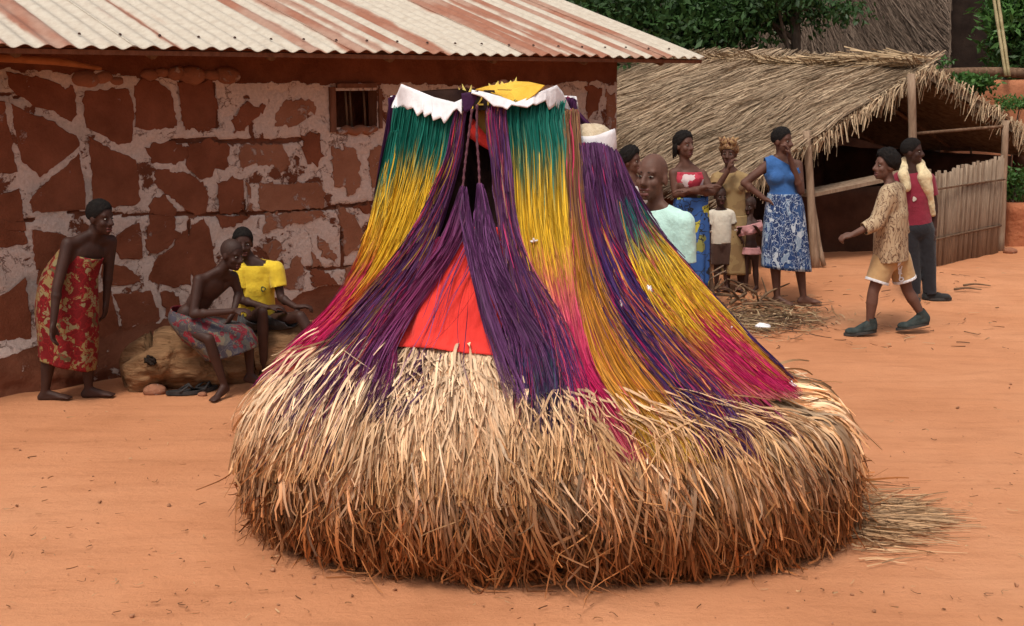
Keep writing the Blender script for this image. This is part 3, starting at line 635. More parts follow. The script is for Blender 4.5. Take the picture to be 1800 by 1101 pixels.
# ================================================================== walls and odds at the right
mA, mB_ = at_y(1664, 190, 19.0), at_y(2050, 190, 19.6)
yard = slab("yard_wall", mA, mB_, 2.36, 0.22, M2("red_mud_wall", (0.34, 0.125, 0.06), (0.46, 0.19, 0.10), scale=2.5, rough=0.95, bump=0.7, spec=0.1), base=np.array((mA[0], mA[1], 0.15)), z0=0.0, amp=0.04)
tag(yard, "tall red mud yard wall beyond the shelter, under a log", "wall")
lg = MB(); a, b = at_y(1655, 128, 18.9), at_y(2040, 128, 19.5); t = np.linspace(0, 1, 12)
lg.tube(a + (b - a) * t[:, None] + 0.02 * np.stack((0 * t, 0 * t, fbm(t * 5, 1.0)), -1), 0.075 * (1 + .1 * fbm(t * 6, 4.0)), 10)
o = lg.build("coping_log", wood_mat, base=(a + b) / 2); tag(o, "long dark log lying along the top of the yard wall", "log")
lA, lB = at_ground(1764, 432), at_ground(1764, 432) + np.array((2.6, -.35, 0))
o = slab("low_mud_wall", lA, lB, float(at_y(1780, 358, lA[1])[2]), 0.3, M2("worn_red_mud", (0.30, 0.095, 0.045), (0.46, 0.175, 0.085), scale=3, rough=0.95, bump=0.9, dist=.05, spec=0.1), base=lA, amp=0.07)
tag(o, "low worn red mud wall beside the stick screen", "wall")
bk = slab("dark_fence", at_y(1770, 420, 18.0), at_y(2000, 420, 17.6), float(at_y(1780, 225, 18.0)[2]), 0.08, dark_mud, base=at_y(1770, 420, 18.0), z0=0.0, amp=.03)
tag(bk, "dark brown plank fence behind the low mud wall", "fence")
# ================================================================== trees and shrubs
def leaf_mat(name, c1, c2):
    m, nt, b = new_mat(name); L = nt.links
    oi = nt.nodes.new("ShaderNodeTexCoord"); n1 = node(nt, "ShaderNodeTexNoise", Scale=3.0, Detail=3); L.new(oi.outputs['Object'], n1.inputs['Vector'])
    r = ramp(nt, [(0.35, c1), (0.65, c2)]); L.new(n1.outputs['Fac'], r.inputs[0]); L.new(r.outputs[0], b.inputs['Base Color'])
    b.inputs['Roughness'].default_value = 0.5; b.inputs['Specular IOR Level'].default_value = 0.35
    tr = nt.nodes.new("ShaderNodeBsdfTranslucent"); L.new(r.outputs[0], tr.inputs[0]); mx = nt.nodes.new("ShaderNodeMixShader"); mx.inputs[0].default_value = 0.3
    out = nt.nodes["Material Output"]; L.new(b.outputs[0], mx.inputs[1]); L.new(tr.outputs[0], mx.inputs[2]); L.new(mx.outputs[0], out.inputs[0])
    return m
bark = M2("bark", (0.07, 0.05, 0.035), (0.14, 0.10, 0.075), scale=6, bump=0.8, stretch=(4, 4, 1))
leafA = leaf_mat("leaf_dark", (0.022, 0.058, 0.014), (0.05, 0.11, 0.028)); leafB = leaf_mat("leaf_bright", (0.04, 0.11, 0.02), (0.09, 0.20, 0.045)); leafC = leaf_mat("leaf_mid", (0.03, 0.075, 0.018), (0.06, 0.13, 0.035))
def leaves_vf(C, size, rng, asp=0.42, down=0.35):
    n = len(C); d = nrm(rng.normal(size=(n, 3)) + np.array((0, 0, -down))); s = nrm(np.cross(d, rng.normal(size=(n, 3)))); nn = np.cross(d, s)
    L_ = size * rng.uniform(0.6, 1.35, (n, 1)); w = L_ * asp
    V = np.stack((C, C + d * L_ * .5 + s * w * .5 + nn * L_ * .06, C + d * L_ - nn * L_ * .1, C + d * L_ * .5 - s * w * .5 + nn * L_ * .06), 1).reshape(-1, 3)
    i = np.arange(n)[:, None] * 4
    return V, np.hstack((i, i + 1, i + 2, i + 3))
def tree(name, base, crown_c, rad, nclump, nleaf, size, mat, label, cat="tree", group=None, trunk_r=0.12, seed=1, asp=0.42, clump_r=0.42, seen_trunk=True):
    rng = np.random.default_rng(seed); base = np.asarray(base, float); cc = np.asarray(crown_c, float); rad = np.asarray(rad, float)
    t = empty(name, base, label, cat, group)
    cl = nrm(rng.normal(size=(nclump, 3))) * (rng.random((nclump, 1)) ** 0.45) * rad + cc
    mb = MB(); top = cc - np.array((0, 0, rad[2] * .35)); tt = np.linspace(0, 1, 7)[:, None]
    trunk = base + (top - base) * tt + 0.06 * np.stack((np.sin(tt[:, 0] * 5 + seed), np.cos(tt[:, 0] * 4), 0 * tt[:, 0]), -1) * tt
    mb.tube(trunk, np.linspace(trunk_r, trunk_r * .55, 7), 9)
    for c in cl[:min(14, nclump)]:
        s = trunk[4] + (trunk[6] - trunk[4]) * rng.random(); mid = (s + c) / 2 + rng.normal(0, .12, 3) * rad / 2
        k = np.linspace(0, 1, 6)[:, None]; mb.tube((1 - k) ** 2 * s + 2 * k * (1 - k) * mid + k * k * c, np.linspace(trunk_r * .4, trunk_r * .08, 6), 6)
    mb.build("trunk", bark, t, base)
    per = nleaf // nclump; C = []
    for c in cl:
        C.append(c + rng.normal(size=(per, 3)) * rad * clump_r * rng.uniform(.55, 1.0) * np.array((1, 1, .7)))
    V, Fq = leaves_vf(np.vstack(C), size, rng, asp)
    obj("crown", V, Fq, mat, t, base, smooth=False)
    return t
def tree_px(name, px, py, Y, rad, *a, **k):
    c = at_y(px, py, Y); return tree(name, (c[0], c[1], 0.15), c, rad, *a, **k)
tree_px("leafy_tree", 1130, 10, 21, (1.3, 1.0, 1.0), 26, 5200, 0.15, leafA, "dense dark green tree behind the tin roof", seed=3)
tree_px("leafy_tree", 1262, 25, 20.5, (1.0, .9, .75), 22, 4600, 0.13, leafC, "mid green tree with feathery leaves above the shelter ridge", seed=4)
tree_px("leafy_tree", 1400, -15, 20.0, (0.9, .8, .45), 16, 3000, 0.12, leafA, "dark leafy branches hanging before the tall grey thatch", seed=5)
tree_px("leafy_tree", 1300, 78, 23.5, (1.2, .6, .55), 14, 3000, 0.13, leafA, "low dark tree wedged between shelter ridge and tall hut", seed=12)
tree_px("leafy_bush", 1785, 40, 20.6, (0.42, .5, .75), 20, 2200, 0.17, leafB, "bright green bush growing beside two bamboo poles", "bush", seed=6, trunk_r=.04, asp=.3)
tree_px("leafy_bush", 1830, 60, 20.2, (0.6, .5, .8), 18, 2600, 0.15, leafC, "green bush leaning over the yard wall", "bush", seed=16, trunk_r=.04, asp=.3)
tree_px("creeper", 1716, 142, 18.4, (0.38, .15, .16), 9, 900, 0.085, leafB, "small green creeper spilling over the yard wall", "plant", seed=7, trunk_r=.02, asp=.5)
tree_px("creeper", 1788, 182, 18.3, (0.28, .15, .10), 6, 600, 0.07, leafB, "fine green weed sprouting on the right verge", "plant", seed=8, trunk_r=.015, asp=.35)
tree_px("weed", 1778, 325, 17.0, (0.25, .15, .22), 10, 700, 0.075, leafB, "leafy green weeds behind the low mud wall", "plant", seed=9, trunk_r=.015, asp=.45)
sp = at_y(1660, 112, 18.6); tree("sapling", (sp[0], sp[1], .15), sp, (.10, .08, .08), 4, 60, 0.08, leafB, "tiny green sprout at the end of the thatch ridge", "plant", seed=19, trunk_r=.008)
tall = tree_px("shade_tree", 1000, -120, 33, (3.4, 2.2, 2.6), 40, 7000, 0.30, leafA, "distant dark shade tree behind the village", group="distant shade trees", seed=10, trunk_r=.3)
for px, Y, s in ((1180, 36, 1.0), (1330, 35, .9), (1480, 37, 1.1), (1640, 34, 1.0), (1800, 33, .95), (1950, 31, 1.0), (1720, 30, .8)):
    r = tall.copy(); COL.objects.link(r); p = at_y(px, -60, Y); r.location = (p[0], p[1], 0.1); r.rotation_euler = (0, 0, px * .7); r.scale = (s, s, s)
    for ch in list(tall.children):
        c = ch.copy(); COL.objects.link(c); c.parent = r
for k, (x0, x1) in enumerate(((1738, 1768), (1746, 1774))):
    a, b = at_y(x1, 134, 18.9), at_y(x0, -60, 19.4)
    t = np.linspace(0, 1, 16)[:, None]; P = a + (b - a) * t
    o = MB().tube(P, 0.024 * (1 + 0.12 * (np.arange(16) % 4 == 0)), 8).build("bamboo_pole", M2("bamboo%d" % k, (0.28, 0.22, 0.11), (0.38, 0.31, 0.17), bump=.2, rough=.5), base=a)
    tag(o, "thin bamboo pole leaning up from the yard wall log", "pole", "pair of bamboo poles")
# ================================================================== raffia masquerade
ZC = 6.72                                   # depth of the costume's axis
Lpx = [(700,160),(697,200),(686,280),(668,390),(635,490),(585,565),(520,628),(466,690),(452,742),(462,828),(490,893)]
Rpx = [(1000,160),(1005,205),(1070,275),(1106,355),(1155,430),(1225,515),(1300,602),(1388,684),(1452,716),(1470,805),(1468,893)]
Lk = np.array([at_y(x, y, ZC)[[0, 2]] for x, y in Lpx]); Rk = np.array([at_y(x, y, ZC)[[0, 2]] for x, y in Rpx])
Fk = np.array([(6.38,2.38),(6.36,2.22),(6.30,1.97),(6.18,1.62),(6.05,1.36),(5.93,1.16),(5.80,1.00),(5.66,.84),(5.54,.60),(5.56,.30),(5.74,.0)])
NSG = 400
SL, SR, SF = catmull(Lk, NSG), catmull(Rk, NSG), catmull(Fk, NSG)
SL[:, 1] = np.maximum(SL[:, 1], 0.01); SR[:, 1] = np.maximum(SR[:, 1], 0.01); SF[:, 1] = np.maximum(SF[:, 1], 0.01)
sg = np.linspace(0, 10, NSG)
def _i(A, s): return np.interp(s, sg, A)
def surf0(ph, s):
    c, sn = np.cos(ph), np.sin(ph)
    cc = np.sign(c) * np.abs(c) ** 0.88; ss = np.sign(sn) * np.abs(sn) ** 0.88
    xl, xr = _i(SL[:, 0], s), _i(SR[:, 0], s); xc = (xl + xr) / 2; a = (xr - xl) / 2
    bf = ZC - _i(SF[:, 0], s)
    w = sn ** 2; zs = _i(SL[:, 1], s) * (1 - c) / 2 + _i(SR[:, 1], s) * (1 + c) / 2
    z = _i(SF[:, 1], s) * w + zs * (1 - w)
    return np.stack((xc + a * cc, ZC - bf * ss, z), -1)
def surf(ph, s, off=0.0):
    ph = np.asarray(ph, float); s = np.asarray(s, float)
    p = surf0(ph, np.clip(s, 0, 10)); e = 1e-3
    d1 = surf0(ph + e, np.clip(s, 0, 10)) - p; s2 = np.clip(s, 0.01, 9.98); d2 = surf0(ph, s2 + .01) - surf0(ph, s2 - .01)
    n = nrm(np.cross(d2, d1)); n = np.where((n * np.stack((np.cos(ph), -np.sin(ph), 0.3 + 0 * ph), -1)).sum(-1, keepdims=True) < 0, -n, n)
    return p + n * np.broadcast_to(np.asarray(off, float), ph.shape)[..., None]
# picture position -> place on the costume's front
_ph, _s = np.meshgrid(np.linspace(-0.25, math.pi + 0.25, 900), np.linspace(0, 10, 900))
_x, _y, _d = project(surf0(_ph, _s).reshape(-1, 3)); CELL = 4
gw, gh = int(W // CELL) + 1, int(H // CELL) + 1
ci = np.clip((_x / CELL).astype(int), 0, gw - 1); cj = np.clip((_y / CELL).astype(int), 0, gh - 1)
order = np.argsort(-_d); MPH = np.full((gh, gw), np.nan); MS = MPH.copy()
MPH[cj[order], ci[order]] = _ph.ravel()[order]; MS[cj[order], ci[order]] = _s.ravel()[order]
for _ in range(60):
    if not np.isnan(MPH).any(): break
    for ax, sh in ((0, 1), (0, -1), (1, 1), (1, -1)):
        r1, r2 = np.roll(MPH, sh, ax), np.roll(MS, sh, ax); nanm = np.isnan(MPH) & ~np.isnan(r1)
        MPH[nanm] = r1[nanm]; MS[nanm] = r2[nanm]
MPH = np.nan_to_num(MPH, nan=1.5); MS = np.nan_to_num(MS, nan=0)
def px2s(x, y):
    x = np.clip(np.asarray(x, float) / CELL - .5, 0, gw - 1.01); y = np.clip(np.asarray(y, float) / CELL - .5, 0, gh - 1.01)
    i, j = x.astype(int), y.astype(int); f, g = x - i, y - j
    def b(A): return A[j, i] * (1 - f) * (1 - g) + A[j, i + 1] * f * (1 - g) + A[j + 1, i] * (1 - f) * g + A[j + 1, i + 1] * f * g
    return b(MPH), b(MS)
ZB = np.array((float(SL[-1, 0] + SR[-1, 0]) / 2, ZC, 0.0))
zang = empty("raffia_masquerade", ZB, "huge raffia costume of dyed strands over a straw skirt, spinning in the square", "masquerade")
def fib_mat(name, rough, spec):
    m, nt, b = new_mat(name); L = nt.links
    at = node(nt, "ShaderNodeAttribute", _attribute_name="Col"); L.new(at.outputs['Color'], b.inputs['Base Color'])
    b.inputs['Roughness'].default_value = rough; b.inputs['Specular IOR Level'].default_value = spec
    return m
dye_mat = fib_mat("dyed_raffia", 0.62, 0.22); straw_mat = fib_mat("raw_raffia", 0.62, 0.3)
# dark lining under the strands
_ph, _s = np.meshgrid(np.linspace(0, 2 * math.pi, 161)[:-1], np.linspace(0, 10, 120))
P = surf0(_ph, _s); x, y, d = project(P.reshape(-1, 3)); x = x.reshape(_ph.shape); y = y.reshape(_ph.shape)
front_m = np.sin(_ph) > 0.1
opening = front_m * sstep(806, 826, x) * sstep(874, 858, x) * sstep(420, 385, y)
fade = sstep(10, 9.2, _s)
P = surf(_ph, _s, -0.07 - 0.20 * opening - 0.08 * sstep(7, 9, _s))
i2 = np.arange(_ph.size).reshape(_ph.shape); i3 = np.roll(i2, -1, 1)
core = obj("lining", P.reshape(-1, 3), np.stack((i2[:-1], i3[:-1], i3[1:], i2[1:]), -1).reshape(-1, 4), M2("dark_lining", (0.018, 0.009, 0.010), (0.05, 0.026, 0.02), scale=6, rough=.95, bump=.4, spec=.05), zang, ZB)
G_, Y_, R_, Mg, Pu, In, Or, Br, St, Pk = [np.array(c) for c in ((0.006,0.13,0.095),(0.66,0.40,0.022),(0.56,0.035,0.045),(0.50,0.014,0.10),(0.078,0.022,0.078),(0.036,0.014,0.088),(0.60,0.25,0.025),(0.20,0.095,0.04),(0.66,0.46,0.25),(0.62,0.10,0.14))]
Tl = np.array((0.01, 0.10, 0.12))
def outward(P): return nrm(P - np.array((ZB[0], ZC, -.4)))
def strand_set(name, PHs, Ss, n, stops, rad=0.0027, off=(0.0, 0.04), jitter=0.0, wav=0.004, M=15, label=None, lum=(0.5, 1.35), seed=0, tipout=0.0, cmix=None, stray=0.0, lift=0.035, sink=0.0, vlen=.62, vexp=2.0):
    """PHs,Ss: (rows, across) control grid on the costume -> n fibres following it"""
    rng = np.random.default_rng(seed + 100)
    rows, k = PHs.shape
    n = int(n * (3.0 if rad < .005 else 1.6)); u = rng.random(n) * (k - 1); v0 = rng.uniform(0, 0.03, n); v1 = 1 - vlen * rng.random(n) ** vexp
    t = np.linspace(0, 1, M); v = v0[:, None] + (v1 - v0)[:, None] * t
    uu = u[:, None] + (k - 1) * (jitter * (rng.normal(size=(n, 1)) * t ** 1.5 + 0.4 * np.sin(t * rng.uniform(2, 7, (n, 1)) + rng.uniform(0, 6, (n, 1))) * t))
    if stray:
        sel = rng.random(n) < stray; uu = uu + sel[:, None] * (k - 1) * rng.normal(0, .35, (n, 1)) * t ** 2
    uu = np.clip(uu, -0.25, k - 1 + .25); uc = np.clip(uu, 0, k - 1 - 1e-6); vv = np.clip(v, 0, 1) * (rows - 1 - 1e-6)
    i, j = vv.astype(int), uc.astype(int); f, g = vv - i, uu - j
    j2 = np.minimum(j + 1, k - 1)
    def b(A): return A[i, j] * (1 - f) * (1 - g) + A[i, j2] * (1 - f) * g + A[i + 1, j] * f * (1 - g) + A[i + 1, j2] * f * g
    ph, s = b(PHs), b(Ss)
    clump = rng.integers(0, max(6, n // 22), n); ch = np.random.default_rng(seed + 5).random(max(6, n // 22))
    o = off[0] + (off[1] - off[0]) * (0.3 * ch[clump] + 0.7 * rng.random(n))[:, None] + tipout * t ** 2 * rng.random((n, 1)) + lift * t ** 2 - sink * (1 - t) ** 3
    P = surf(ph, s, o + 0.006 * np.sin(t * rng.uniform(3, 9, (n, 1)) + rng.uniform(0, 6, (n, 1))))
    P = P + wav * rng.normal(size=(n, 1, 3)) * np.sin(t * rng.uniform(4, 12, (n, 1)) + rng.uniform(0, 6, (n, 1)))[..., None]
    ps = np.array([q[0] for q in stops]); cs = np.array([q[1] for q in stops])
    vj = np.clip(v + rng.normal(0, 0.045, (n, 1)), 0, 1)
    c = np.stack([np.interp(vj, ps, cs[:, q]) for q in range(3)], -1)
    if cmix is not None:
        sel = rng.random(n) < cmix[0]; alt = np.array(cmix[1])[rng.integers(0, len(cmix[1]), n)]
        c = np.where(sel[:, None, None], 0.25 * c + 0.75 * alt[:, None, :], c)
    c = c * rng.uniform(lum[0], lum[1], (n, 1, 1)) * (0.85 + 0.3 * rng.random((n, M, 1)))
    R = rad * rng.uniform(0.6, 1.35, (n, 1)) * (1 - 0.6 * t ** 3) * (1 - (.6 * (1 - t) ** 8 if sink else 0))
    V, Fq, Cc = strands_vf(P, R, c, out=outward(P))
    o_ = obj(name, V, Fq, dye_mat, zang, ZB, col=Cc, kind="stuff")
    if label: o_["label"] = label
    return o_
def bundle(name, rows, n, stops, across=8, **k):
    rows = np.array(rows, float); R_s = catmull(rows, 26)
    u = np.linspace(0, 1, across); X = R_s[:, 1:2] * (1 - u) + R_s[:, 2:3] * u; Yp = np.repeat(R_s[:, 0:1], across, 1)
    ph, s = px2s(X, Yp)
    for _ in range(2):
        ph[1:-1] = (ph[:-2] + 2 * ph[1:-1] + ph[2:]) / 4; s[1:-1] = (s[:-2] + 2 * s[1:-1] + s[2:]) / 4
    return strand_set(name, ph, s, n, stops, seed=len(name) + int(rows[0][1]), **k)
# rows: (picture y, left x, right x); colour stops along the strand
bundle("raffia_panel", [(188,702,812),(240,694,804),(290,686,795),(350,676,782),(420,660,760),(490,632,722),(560,580,668),(625,515,590),(672,468,520)], 900,
       [(0,G_),(.24,G_),(.32,Y_),(.58,Y_),(.66,Or*.9+R_*.1),(.72,R_),(.82,Mg),(.93,Mg),(1,Y_*.8)], jitter=.05, label="green, yellow and red dyed raffia panel under the torn white collar", stray=.05)
bundle("raffia_panel", [(230,697,712),(300,680,700),(400,664,690),(470,642,668),(540,592,630),(620,515,565),(690,450,500)], 320, [(0,G_),(.2,G_),(.3,Y_),(.45,Or),(.55,Mg),(.9,Mg),(1,Pu)], jitter=.08, off=(.01,.045), label="magenta edged strip on the left flank")
bundle("raffia_lock", [(185,806,823),(260,793,812),(340,767,794),(410,735,774),(480,694,748),(550,642,706),(620,585,672),(690,525,640),(760,482,610),(820,455,590)], 430,
       [(0,Pu),(.8,Pu),(1,In)], cmix=(.34,[Mg*.8,Pu*1.8,R_*.7,In,Y_*.7]), vlen=.75, vexp=1.1, jitter=.08, off=(.02,.055), label="purple raffia lock sweeping over the straw on the left", lum=(.5,1.7), stray=.12, tipout=.02)
bundle("raffia_lock", [(420,770,790),(480,735,760),(540,690,726),(600,650,704),(660,610,700),(720,570,680)], 170, [(0,Mg*.6+Pu*.4),(.5,Mg*.5+Pu*.5),(1,Pu)], jitter=.12, off=(.03,.06), lum=(.5,1.5), label="thin magenta purple lock along the red cloth")
bundle("raffia_lock", [(590,690,790),(650,660,770),(700,630,745),(750,610,700)], 110, [(0,Pu),(1,Pu*.8)], jitter=.12, off=(.0,.04), sink=.05, label="sparse purple lock below the red cloth")
bundle("raffia_lock", [(190,858,890),(260,860,894),(340,868,900),(420,882,914),(490,894,940),(560,902,985),(630,908,1010),(700,908,1030),(790,900,1030)], 400,
       [(0,Pu),(.6,Pu),(.8,In*.7+Pu*.3),(1,Pu*.6)], vlen=.75, vexp=1.0, cmix=(.32,[Pu*1.8,Mg*.7,In,Br,Pk*.6]), jitter=.09, off=(.02,.055), lum=(.5,1.8), label="purple raffia lock falling right of the dark opening", stray=.06)
bundle("raffia_panel", [(178,888,986),(240,889,988),(300,891,991),(370,895,997),(430,902,1003),(500,918,1012),(560,940,1020),(620,968,1028),(680,990,1050),(740,1028,1098),(815,1060,1150)], 950,
       [(0,G_),(.17,G_),(.26,Y_),(.43,Y_),(.49,Or*.5+Pk*.5),(.56,Pk),(.72,Mg),(.9,Mg),(1,Mg*.7+St*.3)], jitter=.06, vlen=.6, vexp=1.3, label="green, yellow and pink dyed raffia panel right of the opening", stray=.05)
bundle("raffia_lock", [(195,984,1004),(260,988,1010),(340,992,1018),(420,1000,1032),(500,1008,1052),(570,1020,1085),(640,1040,1130),(700,1070,1175),(760,1110,1225),(815,1140,1250)], 540,
       [(0,Br),(.25,Br),(.45,Or*.8),(.8,Or),(1,Y_*.8+St*.2)], jitter=.07, off=(.01,.05), label="brown and golden lock beside the small cap", cmix=(.15,[Pu,Mg]), stray=.05)
bundle("raffia_lock", [(258,1010,1074),(300,1015,1086),(350,1022,1104),(400,1030,1122),(460,1046,1150),(530,1075,1200),(600,1110,1240)], 800, [(0,Pu*.8),(1,Pu)], jitter=.07, vlen=.85, lift=0, cmix=(.15,[In,Mg*.5,Pu*1.6]), off=(.015,.055), lum=(.5,1.7), label="thick purple raffia shoulder under the small white cap")
bundle("raffia_lock", [(330,1008,1040),(400,1018,1060),(470,1032,1092),(540,1050,1130),(610,1085,1190),(680,1140,1245),(755,1190,1290),(810,1225,1320)], 680, [(0,Pu),(.3,In),(.7,In),(.85,In*.6+Pu*.4),(1,Pu)], jitter=.08, off=(.015,.05), lum=(.5,1.7), cmix=(.14,[Mg*.8,Or]), label="indigo raffia lock on the right side", stray=.08)
bundle("raffia_lock", [(400,1034,1062),(460,1050,1096),(530,1085,1150),(600,1125,1215),(670,1180,1285),(730,1230,1340),(780,1265,1390)], 470, [(0,Mg*.5+Pu*.5),(.3,R_*.8),(.5,Or*.6+R_*.4),(.75,Mg*.6),(1,Pu)], jitter=.10, off=(.01,.05), cmix=(.35,[Pu,In,Or]), label="mixed red and purple lock on the right side", stray=.08)
bundle("raffia_lock", [(350,1074,1106),(410,1086,1142),(470,1104,1180),(540,1135,1228),(610,1180,1285),(680,1245,1350),(715,1285,1395)], 580, [(0,Tl),(.18,G_),(.32,Y_),(.62,Y_),(.72,Mg),(.92,Mg),(1,Pk*.7+St*.3)], jitter=.07, off=(.015,.05), cmix=(.18,[Pu,Or,Mg]), label="teal, yellow and magenta lock on the right flank", stray=.08)
bundle("raffia_lock", [(310,1088,1098),(370,1104,1122),(430,1140,1162),(500,1190,1216),(560,1235,1266),(620,1285,1320),(685,1345,1392)], 380, [(0,Pu),(.2,G_),(.32,Y_),(.75,Y_*.8+Or*.2),(.9,Or),(1,Mg*.5+Or*.5)], jitter=.10, off=(.01,.04), label="yellow raffia edge on the right outline", cmix=(.12,[Mg,Br]))
bundle("raffia_lock", [(470,1150,1195),(540,1185,1235),(600,1225,1285),(660,1275,1340),(705,1320,1395)], 330, [(0,Y_),(.3,Or*.6+R_*.4),(.45,Mg),(1,Mg)], jitter=.07, off=(.025,.055), label="magenta lock low on the right flank", cmix=(.1,[Or]))
bundle("raffia_lock", [(520,885,940),(580,892,970),(640,902,990),(700,918,985),(770,935,975)], 90, [(0,In),(.5,G_*.4+In*.5),(1,Pu*.6)], jitter=.1, off=(.025,.055), label="dark blue green lock hanging over the straw")
# two plaited cords with tassels over the opening
def surf_px(x, y, off=0.0):
    ph, s = px2s(np.asarray(x, float), np.asarray(y, float)); return surf(ph, s, off)
cord_mat = M2("plaited_cord", (0.09, 0.03, 0.05), (0.16, 0.06, 0.07), scale=60, bump=.5, rough=.8)
for pts in ([(830,196),(825,240),(820,290),(816,336)], [(838,188),(838,240),(842,290),(844,332)]):
    q = catmull(pts, 30); P = surf_px(q[:, 0], q[:, 1], 0.07); kk = np.linspace(0, 1, 30)
    o = MB().tube(P, 0.0065 + 0.002 * np.sin(kk * 60), 7).build("cord", cord_mat, zang, ZB)
bundle("tassel", [(332,814,820),(380,798,826),(440,778,806),(500,742,772),(560,705,735),(620,660,705),(690,620,680)], 60, [(0,Pu),(.6,Pu*.8+Mg*.2),(1,Pu)], off=(.05,.085), jitter=.1, lum=(.5,1.9), label="purple tassel fanning left across the red cloth", stray=.2)
bundle("tassel", [(332,814,820),(380,810,828),(440,822,840),(500,834,852),(570,850,874),(640,868,900),(720,890,930)], 60, [(0,Pu),(1,Pu)], off=(.05,.085), jitter=.1, lum=(.5,1.9), label="purple tassel hanging straight over the red cloth", stray=.1)
bundle("tassel", [(328,841,848),(380,836,862),(440,838,876),(500,856,896),(560,878,930),(630,898,970),(730,905,1000)], 160, [(0,Pu),(1,Pu)], vlen=.7, vexp=.9, off=(.05,.085), jitter=.1, lum=(.5,1.9), label="purple tassel falling right beside the red cloth", stray=.1)
bundle("raffia_wisp", [(395,812,878),(450,785,884),(510,750,884),(570,722,884),(640,690,890),(700,670,900)], 9, [(0,Pu),(1,Pu*1.3)], off=(.05,.08), jitter=.12, lum=(.6,1.9), label="thin purple wisps hanging across the red cloth", stray=.3)
# round the back and flanks
bc = [(.0,Pu),(.1,Y_),(.2,Mg),(.3,G_),(.4,Pu),(.5,Or),(.6,R_),(.7,In),(.8,Y_),(.9,Mg),(1.0,Pu)]
for k in range(11):
    p0 = math.pi - .12 + (math.pi + .24) * k / 11; p1 = math.pi - .12 + (math.pi + .24) * (k + 1) / 11
    rows = 24; sA_, sB2 = 0.3, 6.5 + .4 * math.sin(k * 2.1)
    PHs = np.linspace(p0, p1, 6)[None, :] + np.zeros((rows, 1)) + 0.06 * np.sin(np.linspace(0, 3, rows) + k)[:, None]; Ss = np.linspace(sA_, sB2, rows)[:, None] + np.zeros((1, 6))
    c1, c2, c3 = bc[k][1], bc[(k + 4) % 10][1], bc[(k + 7) % 10][1]
    strand_set("raffia_lock", PHs, Ss, 300, [(0,c1),(.35,c1),(.45,c2),(.65,c2),(.75,c3),(1,c3)], rad=.006, jitter=.08, M=14, seed=k, label="dyed raffia lock on the far side")
def plain_(nm, c): c = np.array(c); return M2(nm, tuple(c * .8), tuple(c * 1.2), rough=.8, bump=.3)
# red cloth hanging inside the front
def patch(name, poly_rows, off, mat, amp=0.01, nu=14, nv=18, sc=10, label=None):
    r = catmull(np.array(poly_rows, float), nv); u = np.linspace(0, 1, nu)
    X = r[:, 0:1] * (1 - u) + r[:, 2:3] * u; Yp = r[:, 1:2] * (1 - u) + r[:, 3:4] * u
    ph, s = px2s(X, Yp)
    for _ in range(2): ph[1:-1] = (ph[:-2] + 2 * ph[1:-1] + ph[2:]) / 4; s[1:-1] = (s[:-2] + 2 * s[1:-1] + s[2:]) / 4
    P = surf(ph, s, off + amp * fbm(X / 30 + 3, Yp / 60, o=3) + amp * .5 * np.abs(fbm(X / 12 + Yp / 40, Yp / 90 + 7, o=2)))
    i2 = np.arange(P.shape[0] * P.shape[1]).reshape(P.shape[:2])
    o = obj(name, P.reshape(-1, 3), np.stack((i2[:-1, :-1], i2[:-1, 1:], i2[1:, 1:], i2[1:, :-1]), -1).reshape(-1, 4), mat, zang, ZB)
    so = o.modifiers.new("thickness", 'SOLIDIFY'); so.thickness = 0.004
    if label: o["label"] = label
    return o
red_cloth = M2("red_cloth", (0.60, 0.028, 0.022), (0.78, 0.045, 0.032), scale=4, rough=.8, bump=.25, bscale=60, spec=.2, sheen=.2)
yel_cloth = M2("yellow_cloth", (0.60, 0.33, 0.03), (0.76, 0.46, 0.06), scale=5, rough=.8, bump=.3, bscale=40, spec=.2)
white_cloth = M2("white_cloth", (0.66, 0.62, 0.63), (0.85, 0.83, 0.85), scale=5, rough=.85, bump=.3, bscale=40, spec=.2)
patch("red_cloth", [(800,400,884,402),(772,450,886,455),(742,505,884,515),(715,560,882,575),(690,612,880,630)], 0.035, red_cloth, amp=.03, nu=40, nv=40)
dull_yel = M2("ochre_cloth", (0.36, 0.21, 0.05), (0.46, 0.28, 0.08), rough=.9, bump=.3)
patch("inner_cloth", [(834,192,862,190),(834,206,863,212),(836,218,864,236),(840,222,864,246)], -0.10, dull_yel, nu=6, nv=8, amp=.01)
patch("inner_band", [(820,206,830,208),(820,226,866,242),(820,240,868,262)], -0.085, red_cloth, nu=8, nv=6, amp=.006)
patch("purple_drape", [(813,168,840,163),(813,180,838,176),(815,190,833,186),(817,204,828,198)], .06, plain_("purple_velvet", (.04,.008,.045)), nu=8, nv=8, amp=.01)
# number board under the rim
bd = surf_px([852], [178], 0.0)[0]; bx = surf_px([868], [178], 0.0)[0] - bd; bx = nrm(bx); bz = nrm(ZZ - bx * (ZZ @ bx)); bn = np.cross(bx, bz)
board = MB().box(bd + bn * -0.005, (0.055, 0.012, 0.05), np.array((bx, bn, bz))).build("number_board", M2("black_board", (.02,.012,.012), (.04,.02,.02), bump=.2), zang, ZB, smooth=False)
tcu = bpy.data.curves.new("board_number", 'FONT'); tcu.body = "21"; tcu.size = 0.085; tcu.align_x = 'CENTER'; tcu.align_y = 'CENTER'; tcu.extrude = 0.002
tob = bpy.data.objects.new("tmp_text", tcu); COL.objects.link(tob); bpy.context.view_layer.update()
tme = bpy.data.meshes.new_from_object(tob.evaluated_get(bpy.context.evaluated_depsgraph_get())); bpy.data.objects.remove(tob)
tme.materials.clear(); tme.materials.append(M2("gold_paint", (.55,.36,.05), (.7,.5,.1), bump=0, rough=.5))
nf = bn if bn[1] < 0 else -bn
